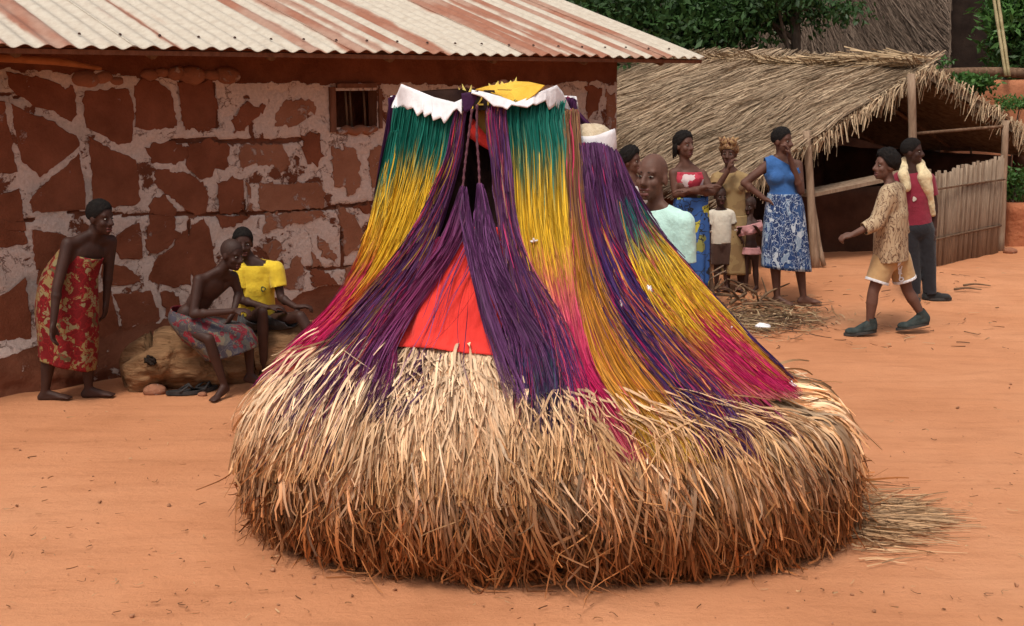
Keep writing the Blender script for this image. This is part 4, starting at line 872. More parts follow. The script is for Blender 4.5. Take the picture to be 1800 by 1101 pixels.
to = link("board_number", tme, board); to.matrix_local = Matrix.Translation(Vector(bd + bn * -0.005 + nf * 0.0165 - ZB)) @ Matrix((Vector(bx), Vector(bz), Vector(nf))).transposed().to_4x4()
# torn white collar round the rim
def trim(name, top, botm, off_t, off_b, label, mat=None):
    top = np.array(top, float); botm = np.array(botm, float)
    xs = np.unique(np.concatenate((np.linspace(botm[0, 0], botm[-1, 0], 60), botm[:, 0], top[:, 0]))); xs = xs[(xs >= botm[0, 0])]
    yt = np.interp(xs, top[:, 0], top[:, 1]); yb = np.interp(xs, botm[:, 0], botm[:, 1]); nv = 7; v = np.linspace(0, 1, nv)[:, None]
    X = np.repeat(xs[None], nv, 0); Yp = yt * (1 - v) + yb * v
    ph, s = px2s(X, np.maximum(Yp, 172)); base_p = surf(ph, np.minimum(s, 1.6), off_t + (off_b - off_t) * v + 0.012 * fbm(X / 14, Yp / 25))
    # keep the cloth at its own height in the rim plane
    tgt = np.array([[at_y(a, b, P_[1])[[0, 2]] for a, b, P_ in zip(xr, yr, pr)] for xr, yr, pr in zip(X, Yp, base_p)])
    P = np.stack((tgt[..., 0], base_p[..., 1], tgt[..., 1]), -1)
    i2 = np.arange(X.size).reshape(X.shape)
    o = obj(name, P.reshape(-1, 3), np.stack((i2[:-1, :-1], i2[:-1, 1:], i2[1:, 1:], i2[1:, :-1]), -1).reshape(-1, 4), mat or white_cloth, zang, ZB)
    so = o.modifiers.new("thickness", 'SOLIDIFY'); so.thickness = 0.006; so.offset = 1
    o["label"] = label; return o
trim("white_collar", [(688,186),(698,165),(705,148),(731,158),(763,171),(799,180),(812,174)], [(688,190),(694,190),(699,196),(708,187),(716,193),(726,189),(733,204),(744,195),(746,206),(759,198),(761,212),(776,206),(781,217),(796,195),(804,190),(812,201)], 0.055, 0.09, "torn zigzag white collar on the left of the rim")
trim("white_collar", [(829,158),(848,161),(878,169),(907,180),(927,172),(955,159),(979,150),(989,162),(1002,190),(1014,203)], [(829,163),(850,170),(868,186),(884,188),(891,192),(899,183),(927,189),(937,182),(943,185),(960,176),(966,193),(977,185),(988,201),(992,189),(1000,197),(1014,205)], 0.055, 0.09, "torn zigzag white collar on the right of the rim")
# the rim runs on round the back
phs = np.linspace(math.pi, 2 * math.pi, 90); zt = -0.03 + 0.02 * np.abs(np.cos(phs)); zb = -0.06 - 0.035 * (np.abs((phs * 9 / math.pi) % 1 - .5) * 2)
Pb = surf0(phs, np.full(90, .15)); out_ = np.stack((np.cos(phs), -np.sin(phs), 0 * phs), -1) * .04
V = np.vstack((Pb + out_ + zt[:, None] * ZZ, Pb + out_ * 1.4 + zb[:, None] * ZZ)); o = obj("white_collar", V, [(i, i + 1, 91 + i, 90 + i) for i in range(89)], white_cloth, zang, ZB)
so = o.modifiers.new("thickness", 'SOLIDIFY'); so.thickness = 0.006
# cloth top of the head and the yellow flap with its leafy crown
rr_, pp = np.meshgrid(np.linspace(0.05, 0.97, 8), np.linspace(0, 2 * math.pi, 49)[:-1], indexing='ij')
rim = surf0(pp, np.full(pp.shape, .05)); cen = surf0(np.linspace(0, 2 * math.pi, 50), np.full(50, .05)).mean(0)
P = cen + (rim - cen) * rr_[..., None]; P[..., 2] = cen[2] - 0.09 + 0.03 * (1 - rr_ ** 2) + .008 * fbm(P[..., 0] * 9, P[..., 1] * 9)
i2 = np.arange(P.shape[0] * P.shape[1]).reshape(P.shape[:2]); i3 = np.roll(i2, -1, 1)
obj("crown_top", P.reshape(-1, 3), np.stack((i2[:-1], i3[:-1], i3[1:], i2[1:]), -1).reshape(-1, 4), yel_cloth, zang, ZB)
def flat_px(name, pts, Ys, mat, th=0.006, mid=None):
    P = np.array([at_y(x, y, Y) for (x, y), Y in zip(pts, Ys)]); c = P.mean(0) if mid is None else np.asarray(mid)
    n = len(P); V = np.vstack((P, (P + c) / 2 + .006 * RNG.normal(size=P.shape), c))
    Fc = [(i, (i + 1) % n, n + (i + 1) % n, n + i) for i in range(n)] + [(n + i, n + (i + 1) % n, 2 * n) for i in range(n)]
    o = obj(name, V, Fc, mat, zang, ZB, smooth=False); so = o.modifiers.new("thickness", 'SOLIDIFY'); so.thickness = th; return o
flat_px("yellow_flap", [(836,157),(858,160),(880,168),(893,176),(908,180),(925,176),(940,166),(957,150),(930,144),(905,143),(882,148),(858,151)], [6.36,6.37,6.36,6.36,6.35,6.35,6.36,6.40,6.62,6.66,6.66,6.6], yel_cloth)
leafy = M2("yellow_leaf", (0.55, 0.38, 0.06), (0.72, 0.58, 0.16), rough=.6, bump=.2)
for (x, y, dx, h, w, Y) in [(800,176,-4,-12,8,6.5),(806,172,-8,-14,8,6.5),(812,170,-6,-17,9,6.52),(820,167,-8,-20,10,6.52),(826,165,3,-16,9,6.5),(864,154,-5,-8,10,6.62),(872,152,4,-10,12,6.64),(884,151,-2,-8,14,6.66),(896,149,2,-8,12,6.66),(905,148,3,-13,9,6.66)]:
    a, b, c = at_y(x - w / 2, y + 2, Y), at_y(x + w / 2, y + 2, Y), at_y(x + dx, y + h, Y + .02); m_ = (a + b + c) / 3 + np.array((0, -.012, 0))
    o = obj("crown_leaf", [a, b, c, m_], [(0, 1, 3), (1, 2, 3), (2, 0, 3)], leafy, zang, ZB, smooth=False); so = o.modifiers.new("thickness", 'SOLIDIFY'); so.thickness = 0.003
# small cap on the right shoulder: white cloth band, straw-coloured top
cp = at_y(1039, 244, 6.66); cr_ = 0.118
u, v = np.meshgrid(np.linspace(0, 2 * math.pi, 41)[:-1], np.linspace(0, 1, 9))
zt = -0.115 + 0.15 * v + .018 * np.sin(u * 2 + 1) * v; rr = cr_ * (0.95 + .16 * np.sin(np.pi * np.clip(v * .9, 0, 1))) + .006 * fbm(np.cos(u) * 4, np.sin(u) * 4 + v * 5)
P = cp + np.stack((rr * np.cos(u), -rr * np.sin(u), zt - .05 * np.maximum(0, np.sin(u)) * (1 - v)), -1)
i2 = np.arange(u.size).reshape(u.shape); i3 = np.roll(i2, -1, 1)
o = obj("small_cap", P.reshape(-1, 3), np.stack((i2[:-1], i3[:-1], i3[1:], i2[1:]), -1).reshape(-1, 4), white_cloth, zang, ZB); so = o.modifiers.new("thickness", 'SOLIDIFY'); so.thickness = 0.006
o["label"] = "small white cloth cap on the costume's right shoulder"; capo = o
u, v = np.meshgrid(np.linspace(0, 2 * math.pi, 37)[:-1], np.linspace(0.02, 1, 8)); rr = cr_ * 1.0 * v
P = cp + np.stack((rr * np.cos(u), -rr * np.sin(u), 0.045 + .035 * (1 - v ** 3) - .03 * v ** 4 + .006 * fbm(np.cos(u) * v * 6, np.sin(u) * v * 6)), -1)
i2 = np.arange(u.size).reshape(u.shape); i3 = np.roll(i2, -1, 1)
obj("cap_top", P.reshape(-1, 3), np.stack((i2[:-1], i3[:-1], i3[1:], i2[1:]), -1).reshape(-1, 4), M2("straw_felt", (.55, .42, .27), (.7, .58, .42), scale=30, bump=.6, rough=.9), capo, ZB)
# small knots of white thread caught in the strands
for (x, y) in ((938,427),(1132,516),(1270,590),(1085,540),(1382,688)):
    p = surf_px([x], [y], .06)[0]; mbk = MB()
    for q in range(3): d = nrm(RNG.normal(size=3)) * .022; mbk.tube([p - d, p + RNG.normal(size=3) * .006, p + d], [.004, .007, .003], 5)
    mbk.build("thread_knot", white_cloth, zang, ZB)
# ---- straw skirt: wavy locks of raw raffia
def straw(name, nl, per, s_lo, s_hi, l_lo, l_hi, off, rad, seed, c1, c2, tip, wave=.035, M=11, label=None, flare=0.05, px_mask=None, frizz=.03, spread=.014):
    rng = np.random.default_rng(seed); ph0 = rng.uniform(0, 2 * math.pi, nl); s0 = rng.uniform(s_lo, s_hi, nl)
    if px_mask is not None:
        x, y, _d = project(surf0(ph0, s0)); ok = ~((np.sin(ph0) > 0) & px_mask(x, y)); ph0, s0 = ph0[ok], s0[ok]; nl = len(ph0)
    t = np.linspace(0, 1, M); R1 = lambda a, b: rng.uniform(a, b, (nl, 1))
    sway = .10 * fbm(np.cos(ph0) * 3, np.sin(ph0) * 3, s0 * .4) + rng.normal(0, .028, nl)
    lph = ph0[:, None] + sway[:, None] * t ** 1.3 + wave * R1(.2, 1) * np.sin(t * R1(2.5, 7) + R1(0, 6)) * t
    lln = R1(l_lo, l_hi); loff = off[0] + (off[1] - off[0]) * R1(0, 1) + flare * np.maximum(0, rng.normal(.15, .6, (nl, 1))) * t ** 2; lcol = np.clip(rng.normal(.92, .30, (nl, 1)), .35, 1.5); lmix = rng.random((nl, 1))
    k = np.repeat(np.arange(nl), per); n = len(k); S1 = lambda a, b: rng.uniform(a, b, (n, 1))
    ph = lph[k] + rng.normal(0, spread, (n, 1)) * (1 - .35 * t) + rng.normal(0, .030, (n, 1)) * t ** 2.2
    s = s0[k][:, None] + S1(-.22, .22) + lln[k] * S1(.75, 1.15) * t
    P = surf(ph, np.minimum(s, 10.0), loff[k] - .07 * (1 - t) ** 4 + S1(-.012, .014) + .02 * np.maximum(0, rng.normal(size=(n, 1))) * t)
    P = P + frizz * rng.normal(size=(n, 1, 3)) * (t ** 2.5)[None, :, None] + .011 * rng.normal(size=(n, 1, 3)) * np.sin(t * S1(3, 12) + S1(0, 6))[..., None]
    P[..., 2] = np.maximum(P[..., 2], 0.008 + .03 * rng.random((n, 1)))
    f = np.clip(lmix[k] + rng.normal(0, .25, (n, 1)), 0, 1)[..., None]; c = np.asarray(c1) * (1 - f) + np.asarray(c2) * f
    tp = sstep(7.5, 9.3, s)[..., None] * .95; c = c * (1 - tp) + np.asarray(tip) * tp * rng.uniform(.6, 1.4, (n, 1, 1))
    c = c * lcol[k][..., None] * rng.uniform(.75, 1.22, (n, 1, 1)) * (.9 + .2 * rng.random((n, M, 1)))
    R = rad * S1(.5, 1.45) * (1 - .62 * t ** 2.2)
    V, Fq, Cc = strands_vf(P, R, c, out=outward(P), twist=1.6); o_ = obj(name, V, Fq, straw_mat, zang, ZB, col=Cc, kind="stuff")
    if label: o_["label"] = label
straw_c, straw_d, soil_shade = (0.82, 0.575, 0.37), (0.56, 0.30, 0.125), (0.29, 0.100, 0.028)  # last is the tip colour: earth stain plus painted-in shade below the bulge
inred = lambda x, y: (x > 690) & (x < 884) & (y < 628)
straw("straw_skirt", 620, 13, 6.3, 7.6, 1.5, 2.7, (-.03, .04), .0082, 41, straw_c, straw_d, soil_shade, label="pale straw upper layer of the skirt", px_mask=lambda x, y: inred(x, y) | (y < 640 + .08 * np.abs(x - 800)) | ((x > 905) & (y < np.interp(x, [905, 1000, 1150, 1280, 1400, 1500], [650, 672, 690, 690, 676, 680]))))
straw("straw_skirt", 660, 13, 6.9, 8.5, 1.2, 2.3, (-.04, .06), .0086, 42, straw_c, straw_d, soil_shade, label="thick straw shoulder of the skirt")
straw("straw_skirt", 860, 12, 7.8, 9.2, .8, 1.8, (-.08, .05), .0058, 43, straw_d, (0.34, .14, .045), soil_shade, wave=.045, flare=.05, frizz=.045, label="brown tangled straw hem of the skirt")
straw("straw_skirt", 560, 5, 8.2, 9.5, .4, 1.3, (-.02, .06), .0062, 44, (0.66, .43, .21), (0.44, .20, .07), soil_shade, wave=.07, flare=.06, frizz=.08, label="loose curled straw ends along the hem", spread=.03)
bundle("straw_lock", [(575,705,882),(620,688,884),(670,668,900),(740,640,925),(815,620,950),(880,615,960)], 700, [(0,straw_c),(.5,straw_c),(1,straw_d)], rad=.0068, off=(-.01,.03), sink=.05, jitter=.09, lum=(.55,1.2), wav=.012, tipout=.04, label="pale straw falling from under the red cloth", stray=.15)
bundle("straw_lock", [(530,620,690),(590,570,690),(650,510,670),(720,460,640),(790,440,615),(840,430,600)], 330, [(0,straw_c),(.6,straw_c),(1,straw_d)], rad=.0060, off=(.02,.065), sink=.12, jitter=.10, lum=(.6,1.25), wav=.012, tipout=.04, label="pale straw lying over the purple lock", stray=.15)
bundle("straw_lock", [(660,895,1000),(710,900,1030),(770,900,1060),(840,900,1070)], 170, [(0,straw_c),(1,straw_d)], rad=.0060, off=(.02,.07), sink=.12, jitter=.10, lum=(.6,1.2), wav=.012, tipout=.04, label="pale straw breaking through the purple lock", stray=.15)
bundle("straw_lock", [(650,1000,1150),(690,1030,1230),(735,1060,1330),(770,1100,1400),(840,1120,1440)], 200, [(0,straw_c),(1,straw_d)], rad=.0056, off=(.02,.065), sink=.12, jitter=.10, lum=(.6,1.2), wav=.012, tipout=.04, label="pale straw mixed into the right flank", stray=.15)
# straw trailing on the ground at the right
n = 900; rng = np.random.default_rng(77); t = np.linspace(0, 1, 7)
aa = at_ground(1465, 930); bb_ = at_ground(1610, 905); u = rng.random(n); ang = rng.normal(0.12, .38, n); ln = rng.uniform(.15, .5, n)
root = aa + (bb_ - aa) * (u ** 1.4)[:, None] * .75 + np.stack((0 * u, rng.normal(0.12, .26, n) * (1 - .6 * u), 0 * u), -1)
dirv = np.stack((np.cos(ang), np.sin(ang) * .8, 0 * u), -1)
P = root[:, None] + dirv[:, None] * (ln[:, None] * t)[..., None] + .02 * rng.normal(size=(n, 1, 3)) * np.sin(t * 5)[None, :, None]
P[..., 2] = .012 + .09 * (rng.random((n, 1)) ** 2) * (1 - u[:, None]) * (1 - t) + ground_z(P[..., 0], P[..., 1])
c = np.broadcast_to(np.array((.42, .25, .13)) * rng.uniform(.5, 1.35, (n, 1, 1)), P.shape)
V, Fq, Cc = strands_vf(P, .0045 * rng.uniform(.6, 1.3, (n, 1)) * (1 - .5 * t), c)
obj("straw_train", V, Fq, straw_mat, zang, ZB, col=Cc, kind="stuff")["label"] = "straw ends trailing flat on the earth"
# ================================================================== people
def caps(p0, r0, p1, r1, n=12):
    p0, p1 = np.asarray(p0, float), np.asarray(p1, float); d = p1 - p0; L_ = np.linalg.norm(d)
    d = d / L_ if L_ > 1e-6 else np.array((0, 0, 1.0))
    a = nrm(np.cross(d, (0.3, 0.5, 0.81) if abs(d[2]) < .95 else (1, 0, 0))); b = np.cross(d, a)
    prof = [(-r0 * math.cos(q), r0 * math.sin(q)) for q in (0.35, 0.8, 1.2, math.pi / 2)] + [(L_ * f, r0 + (r1 - r0) * f) for f in (.25, .5, .75)] + [(L_ + r1 * math.cos(q), r1 * math.sin(q)) for q in (math.pi / 2, 1.2, .8, .35)]
    th = np.arange(n) * 2 * math.pi / n; V = []
    for (h, r) in prof: V += list(p0 + d * h + r * (np.cos(th)[:, None] * a + np.sin(th)[:, None] * b))
    m = len(prof); Fc = [(i * n + j, i * n + (j + 1) % n, (i + 1) * n + (j + 1) % n, (i + 1) * n + j) for i in range(m - 1) for j in range(n)]
    Fc += [tuple(range(n))[::-1], tuple((m - 1) * n + j for j in range(n))]
    return np.array(V), Fc
def voxel(name, shapes, vox, smooth_it=4, fac=.5):
    mb = MB()
    for V, Fc in shapes: mb.add(V, Fc)
    V = np.vstack(mb.V)
    bm = bmesh.new(); vs_ = [bm.verts.new(v) for v in V]
    for f in mb.F:
        try: bm.faces.new([vs_[i] for i in f])
        except ValueError: pass
    bmesh.ops.recalc_face_normals(bm, faces=bm.faces)
    me = bpy.data.meshes.new("tmp"); bm.to_mesh(me); bm.free()
    o = bpy.data.objects.new("tmp", me); COL.objects.link(o)
    r = o.modifiers.new("r", 'REMESH'); r.mode = 'VOXEL'; r.voxel_size = vox
    if smooth_it: s = o.modifiers.new("s", 'SMOOTH'); s.iterations = smooth_it; s.factor = fac
    bpy.context.view_layer.update()
    e = bpy.data.meshes.new_from_object(o.evaluated_get(bpy.context.evaluated_depsgraph_get()))
    bpy.data.objects.remove(o); bpy.data.meshes.remove(me); e.name = name
    return e
def me_np(me):
    V = np.empty(len(me.vertices) * 3, np.float32); me.vertices.foreach_get("co", V); return V.reshape(-1, 3).astype(float)
def me_set(me, V): me.vertices.foreach_set("co", np.asarray(V, np.float32).ravel()); me.update()
def me_nrm(me):
    N = np.empty(len(me.vertices) * 3, np.float32); me.vertices.foreach_get("normal", N); return N.reshape(-1, 3)
def skin_mat(name, c):
    c = np.array(c); m = M2(name, tuple(c * .78), tuple(c * 1.22), scale=7, rough=.6, bump=.18, bscale=60, dist=.006, spec=.28, lo=.3, hi=.7)
    return m
SK1 = skin_mat("skin_deep_shaded", (0.045, 0.019, 0.0135)); SK2 = skin_mat("skin_brown", (0.105, 0.048, 0.033)); SK3 = skin_mat("skin_warm", (0.125, 0.060, 0.042))  # first tone also carries shade painted into the skin colour
hair_mat = M2("hair", (0.006, 0.005, 0.005), (0.018, 0.014, 0.012), scale=60, rough=.8, bump=.9, bscale=220, dist=.01, spec=.15)
eye_w = M2("eye_white", (.30, .26, .22), (.36, .32, .28), bump=0, rough=.3); eye_d = M2("eye_dark", (.008, .005, .004), (.015, .01, .008), bump=0, rough=.2)
lip_mat = M2("lips", (0.10, 0.035, 0.03), (0.15, 0.055, 0.048), bump=0, rough=.5); teeth_mat = M2("teeth", (.6, .56, .48), (.7, .66, .58), bump=0, rough=.3)
sole_mat = M2("dark_sole", (0.03, .028, .026), (0.06, .055, .05), bump=.3)
def along_(a, b, f): return np.asarray(a) + (np.asarray(b) - np.asarray(a)) * f
stubble = M2('stubble', (0.030, 0.015, 0.012), (0.050, 0.026, 0.020), scale=90, rough=.6, bump=.2)
class Person: pass
PEOPLE_N = [0]
def person(label, foot_px, J, face=(0, 0), k=1.0, skin=SK2, hair="short", thin=1.0, near=0, shw=.36, hipw=.19, hand=None, depth=0.0, hs=1.0, group=None, female=False, mouth=False, wide=1.0):
    """J: joint -> (picture x, y[, metres towards(-)/away(+)]); foot_px fixes the depth on the ground"""
    p = Person(); g = at_ground(*foot_px); p.base = g; Y0 = g[1] + depth; p.Y0 = Y0; p.k = k
    p.at = lambda x, y, d=0.0: at_y(x, y, Y0 + d)
    q = {n: p.at(*v) for n, v in J.items()}
    for a, b, w in (("sl", "sr", shw * k), ("hl", "hr", hipw * k)):       # give pairs their true breadth in depth
        d = q[b] - q[a]; miss = w * w - d[0] ** 2 - d[2] ** 2
        if near and miss > 0:
            dd = math.sqrt(miss) * near; m = (q[a][1] + q[b][1]) / 2; q[a][1] = m - dd / 2; q[b][1] = m + dd / 2
            if a == "sl": shift = {"el": -dd / 2, "wl": -dd / 2, "er": dd / 2, "wr": dd / 2}
            else: shift = {"kl": -dd / 2, "al": -dd / 2, "tl": -dd / 2, "kr": dd / 2, "ar": dd / 2, "tr": dd / 2}
            for n, s in shift.items():
                if n in q: q[n] = q[n] + np.array((0, s, 0))
    for n in ("tl", "tr", "al", "ar"):                                      # feet on the ground
        if n in q:
            gz = float(ground_z(q[n][0], q[n][1])); q[n][2] = max(q[n][2], gz + (.035 if n[0] == 't' else .07) * k)
    p.q = q; p.ax_l = nrm(q["sr"] - q["sl"]); sp_ = nrm(q["neck"] - q["pel"]); p.spine = sp_
    lat = nrm(p.ax_l - sp_ * (p.ax_l @ sp_)); fw = np.cross(lat, sp_)
    yaw, pitch = math.radians(face[0]), math.radians(face[1])
    hf = np.array((math.sin(yaw) * math.cos(pitch), -math.cos(yaw) * math.cos(pitch), math.sin(pitch))); hl = nrm(np.cross(ZZ, hf)); hu = np.cross(hf, hl)
    p.hf, p.hl, p.hu = hf, hl, hu; c = q["head"]; h = hs * k * 1.07; p.h = h
    AXH = np.array((hl, hf, hu)); p.AXH = AXH; p.hc = c
    def H(x, f, z): return c + h * (x * hl + f * hf + z * hu)
    p.H = H
    AXT = np.array((lat, fw, sp_)); p.AXT = AXT
    sl, sr, ne, pe = q["sl"], q["sr"], q["neck"], q["pel"]; T = thin
    wd = max(np.linalg.norm(sr - sl) / 2, .12 * k)
    def torso(gw=0.0):
        L_ = np.linalg.norm(ne - pe); s = []
        s.append(ellip(pe + (ne - pe) * .70, AXT, (wd * .86 * wide + gw, .098 * k * T + gw, L_ * .30 + gw)))
        s.append(ellip(pe + (ne - pe) * .42, AXT, (wd * .70 * wide + gw, .088 * k * T + gw, L_ * .34 + gw)))
        s.append(ellip(pe + (ne - pe) * .10, AXT, (wd * .80 * wide + gw, .102 * k * T + gw, L_ * .26 + gw)))
        for sh in (sl, sr):
            s.append(caps(ne - sp_ * .02 * k, .045 * k + gw, sh, .050 * k * T + gw)); s.append(caps(sh, .052 * k * T + gw, pe + (ne - pe) * .66 + (sh - ne) * .55, .06 * k * T + gw))
        if female:
            for sx in (-1, 1): s.append(ellip(pe + (ne - pe) * .66 + lat * sx * wd * .42 - fw * 0 + p.chest * .075 * k, AXT, (.05 * k + gw, .045 * k + gw, .05 * k + gw)))
        return s
    p.chest = hf - sp_ * (hf @ sp_); p.chest = nrm(p.chest) if np.linalg.norm(p.chest) > .2 else -fw
    p.chest = fw if (fw @ p.chest) > 0 else -fw
    p.torso = torso
    s = torso()
    s.append(caps(ne - sp_ * .02 * k, .054 * k, H(0, -.015, -.04), .0445 * h))
    for sh in (sl, sr): s.append(caps(along_(ne, H(0, -.015, -.05), .35), .040 * k, along_(ne, sh, .8), .040 * k * T))
    s += [ellip(H(0, -.012, .03), AXH, np.array((.074, .095, .094)) * h), ellip(H(0, .022, -.045), AXH, np.array((.058, .066, .075)) * h),
          ellip(H(0, .062, -.098), AXH, np.array((.026, .022, .020)) * h), caps(H(0, .083, .012), .010 * h, H(0, .104, -.028), .0155 * h), caps(H(-.013, .09, -.034), .011 * h, H(.013, .09, -.034), .011 * h),
          caps(H(-.022, .076, -.062), .011 * h, H(.022, .076, -.062), .011 * h), caps(H(-.018, .074, -.079), .012 * h, H(.018, .074, -.079), .012 * h),
          caps(H(-.040, .064, .030), .014 * h, H(.040, .064, .030), .014 * h)]
    for sx in (-1, 1):
        s += [ellip(H(sx * .074, -.012, -.012), AXH, np.array((.011, .022, .033)) * h), ellip(H(sx * .038, .052, -.028), AXH, np.array((.026, .026, .026)) * h)]
    p.limb = {}
    for sd_ in "lr":
        sh, el, wr = q["s" + sd_], q["e" + sd_], q["w" + sd_]
        s.append(caps(sh, .053 * k * T, el, .040 * k * T)); s.append(caps(el, .041 * k * T, wr, .028 * k * T))
        mid = el + (wr - el) * .25; s.append(ellip(mid, np.eye(3), np.array((.042, .042, .05)) * k * T))
        # hand: palm, four unequal bent fingers, thumb from the side of the palm
        d = nrm(wr - el); spec = (hand or {}).get(sd_, {}); d = nrm(np.asarray(spec.get("dir", d), float)); curl = spec.get("curl", .5)
        pn = np.asarray(spec.get("palm", (0, 0, -1.0) if abs(d[2]) < .7 else (1.0 if sd_ == "l" else -1.0, 0, 0)), float); pn = nrm(pn - d * (pn @ d)); sd2 = np.cross(d, pn); sgn = spec.get("side", 1.0 if sd_ == "l" else -1.0)
        hk = k * 1.1; pc = wr + d * .048 * hk; s.append(ellip(pc, np.array((sd2, pn, d)), np.array((.040, .019, .055)) * hk)); s.append(caps(wr, .024 * k * T, pc, .022 * hk))
        for fi, (off, ln) in enumerate(((-.030, .068), (-.010, .078), (.010, .072), (.029, .058))):
            a = pc + (sd2 * off * sgn + d * .040) * hk; d1 = nrm(d * math.cos(curl * .6) + pn * math.sin(curl * .6)); d2 = nrm(d * math.cos(curl * 1.7) + pn * math.sin(curl * 1.7))
            b = a + d1 * ln * .52 * hk; e = b + d2 * ln * .5 * hk; s.append(caps(a, .0108 * hk, b, .0100 * hk, 8)); s.append(caps(b, .0100 * hk, e, .0085 * hk, 8))
        a = wr + (d * .030 - sd2 * sgn * .030) * hk; b = a + nrm(d * .75 - sd2 * sgn * .6 + pn * .3) * .038 * hk; e = b + nrm(d * .9 + pn * (.25 + curl * .5)) * .030 * hk
        s.append(caps(a, .0135 * hk, b, .0118 * hk, 8)); s.append(caps(b, .0118 * hk, e, .0095 * hk, 8))
        hp, kn, an, to = q["h" + sd_], q["k" + sd_], q["a" + sd_], q["t" + sd_]
        s.append(caps(hp, .080 * k * T, kn, .052 * k * T)); s.append(caps(kn, .053 * k * T, along_(kn, an, .35), .056 * k * T)); s.append(caps(along_(kn, an, .3), .056 * k * T, an, .033 * k * T)); m = kn + (an - kn) * .28; back_ = nrm(np.cross(an - kn, np.cross(to - an, an - kn)) + 1e-9)
        fd = to - an; fd[2] = 0; fd = nrm(fd) if np.linalg.norm(fd) > .03 else nrm(np.array((hf[0], hf[1], 0)) + 1e-6); fs = np.cross(fd, ZZ); gz = float(ground_z(an[0], an[1])); lift = max(0, min(an[2] - .07 * k, to[2] - .035 * k) - gz)
        heel = np.array((an[0], an[1], 0)) - fd * .035 * k + ZZ * (an[2] - .045 * k); ball = heel + fd * .165 * k; ball[2] = max(to[2] - .005 * k, gz + .022 * k)
        s.append(caps(heel, .031 * k, an, .031 * k)); s.append(caps(heel, .030 * k, ball, .026 * k)); s.append(caps(an - ZZ * .01, .032 * k, ball, .024 * k))
        s.append(ellip(ball, np.array((fs, fd, ZZ)), np.array((.043, .05, .022)) * k))
        for ti in range(5):
            a = ball + fs * (-.030 + .015 * ti) * k + fd * .03 * k - ZZ * .004; s.append(caps(a, .011 * k, a + fd * (.034 - .004 * abs(ti - 1)) * k - ZZ * .004, .010 * k, 8))
        p.limb[sd_] = dict(sh=sh, el=el, wr=wr, hp=hp, kn=kn, an=an, heel=heel, ball=ball, fd=fd, fs=fs)
    e = empty("person", g, label, "person", group); p.e = e
    me = voxel("body", s, .0098 if k > .7 else .0085, 3, .45)
    me_set(me, me_np(me) - g); me.materials.clear(); me.materials.append(skin); me.polygons.foreach_set("use_smooth", np.ones(len(me.polygons), bool))
    link("body", me, e)
    # face
    for sx in (-1, 1):
        V, Fc = ellip(H(sx * .031, .0695, .006), AXH, np.array((.0135, .0095, .0045)) * h, 10, 8); ew = obj("eye", V, Fc, eye_w, e, g)
        V, Fc = ellip(H(sx * .031, .0765, .006), AXH, np.array((.0075, .0045, .0048)) * h, 8, 6); obj("iris", V, Fc, eye_d, ew, g)
        V, Fc = caps(H(sx * .018, .0795, .029), .0032 * h, H(sx * .050, .064, .031), .0026 * h, 6); obj("eyebrow", V, Fc, stubble, e, g)
    ml = MB(); ml.add(*caps(H(-.021, .080, -.061), .0085 * h, H(.021, .080, -.061), .0085 * h, 8)); ml.add(*caps(H(-.017, .0795, -.080 - .006 * mouth), .0095 * h, H(.017, .0795, -.080 - .006 * mouth), .0095 * h, 8)); ml.build("lips", lip_mat, e, g)
    if mouth: V, Fc = ellip(H(0, .081, -.071), AXH, np.array((.013, .005, .0045)) * h, 10, 6); obj("teeth", V, Fc, teeth_mat, e, g)
    # hair
    if hair:
        u, v = np.meshgrid(np.linspace(0, 2 * math.pi, 49)[:-1], np.linspace(0.02, 2.3, 26)); D = np.stack((np.cos(u) * np.sin(v), np.sin(u) * np.sin(v), np.cos(v)), -1)
        fz = D[..., 1]; lim = {"short": .38, "shaved": .40, "puff": .42, "braids": .40, "wrap": .12}[hair]        # hairline higher at the face
        vmax = np.where(fz > 0, 1.95 - (1.95 - (math.pi / 2 - lim - .15)) * sstep(0, .75, fz), 1.98 + .25 * (-fz))
        vv = v / 2.3 * vmax; D = np.stack((np.cos(u) * np.sin(vv), np.sin(u) * np.sin(vv), np.cos(vv)), -1)
        th = {"short": .012, "shaved": .0015, "puff": .032, "braids": .020, "wrap": .03}[hair]
        tk = th * np.sqrt(np.clip(1.08 - (v / 2.3) ** 4, 0.02, 1)); R_ = np.array((.074, .095, .094)) + tk[..., None] * (1 + .5 * fbm(D[..., 0] * 7, D[..., 1] * 7, D[..., 2] * 7)[..., None] * (hair != "shaved"))
        if hair == "puff": R_ = R_ * np.array((1.0, 1.0, 1.06))
        P = H(0, -.012, .03) + (D * R_ * h) @ AXH; i2 = np.arange(u.size).reshape(u.shape); i3 = np.roll(i2, -1, 1)
        ho = obj("headwrap" if hair == "wrap" else "hair", P.reshape(-1, 3), np.stack((i2[:-1], i3[:-1], i3[1:], i2[1:]), -1).reshape(-1, 4), p.wrapmat if hasattr(p, "wrapmat") else (WRAP_M if hair == "wrap" else stubble if hair == "shaved" else hair_mat), e, g)
        if hair == "wrap":
            mbw = MB()
            for a in range(5): x = (a - 2) * .026; mbw.tube([H(x, .055, .10), H(x * 1.3, .06, .145), H(x * 2.0, .01, .165 + .012 * (a % 2))], [.03 * h, .024 * h, .008 * h], 8)
            mbw.build("wrap_knot", WRAP_M, ho, g)
        if hair == "braids":
            for a in range(22):
                an_ = math.pi * (.02 + a / 21 * .96) + math.pi; x, f = .082 * math.cos(an_), .10 * math.sin(an_) * .95 - .01; ln = random.uniform(.11, .15)
                MB().tube([H(x * .92, f * .9, .04), H(x * 1.08, f * 1.06, -.01), H(x * 1.10, f * 1.06, .03 - ln)], [.010 * h, .0105 * h, .007 * h], 6).build("braid", hair_mat, ho, g)
    return p
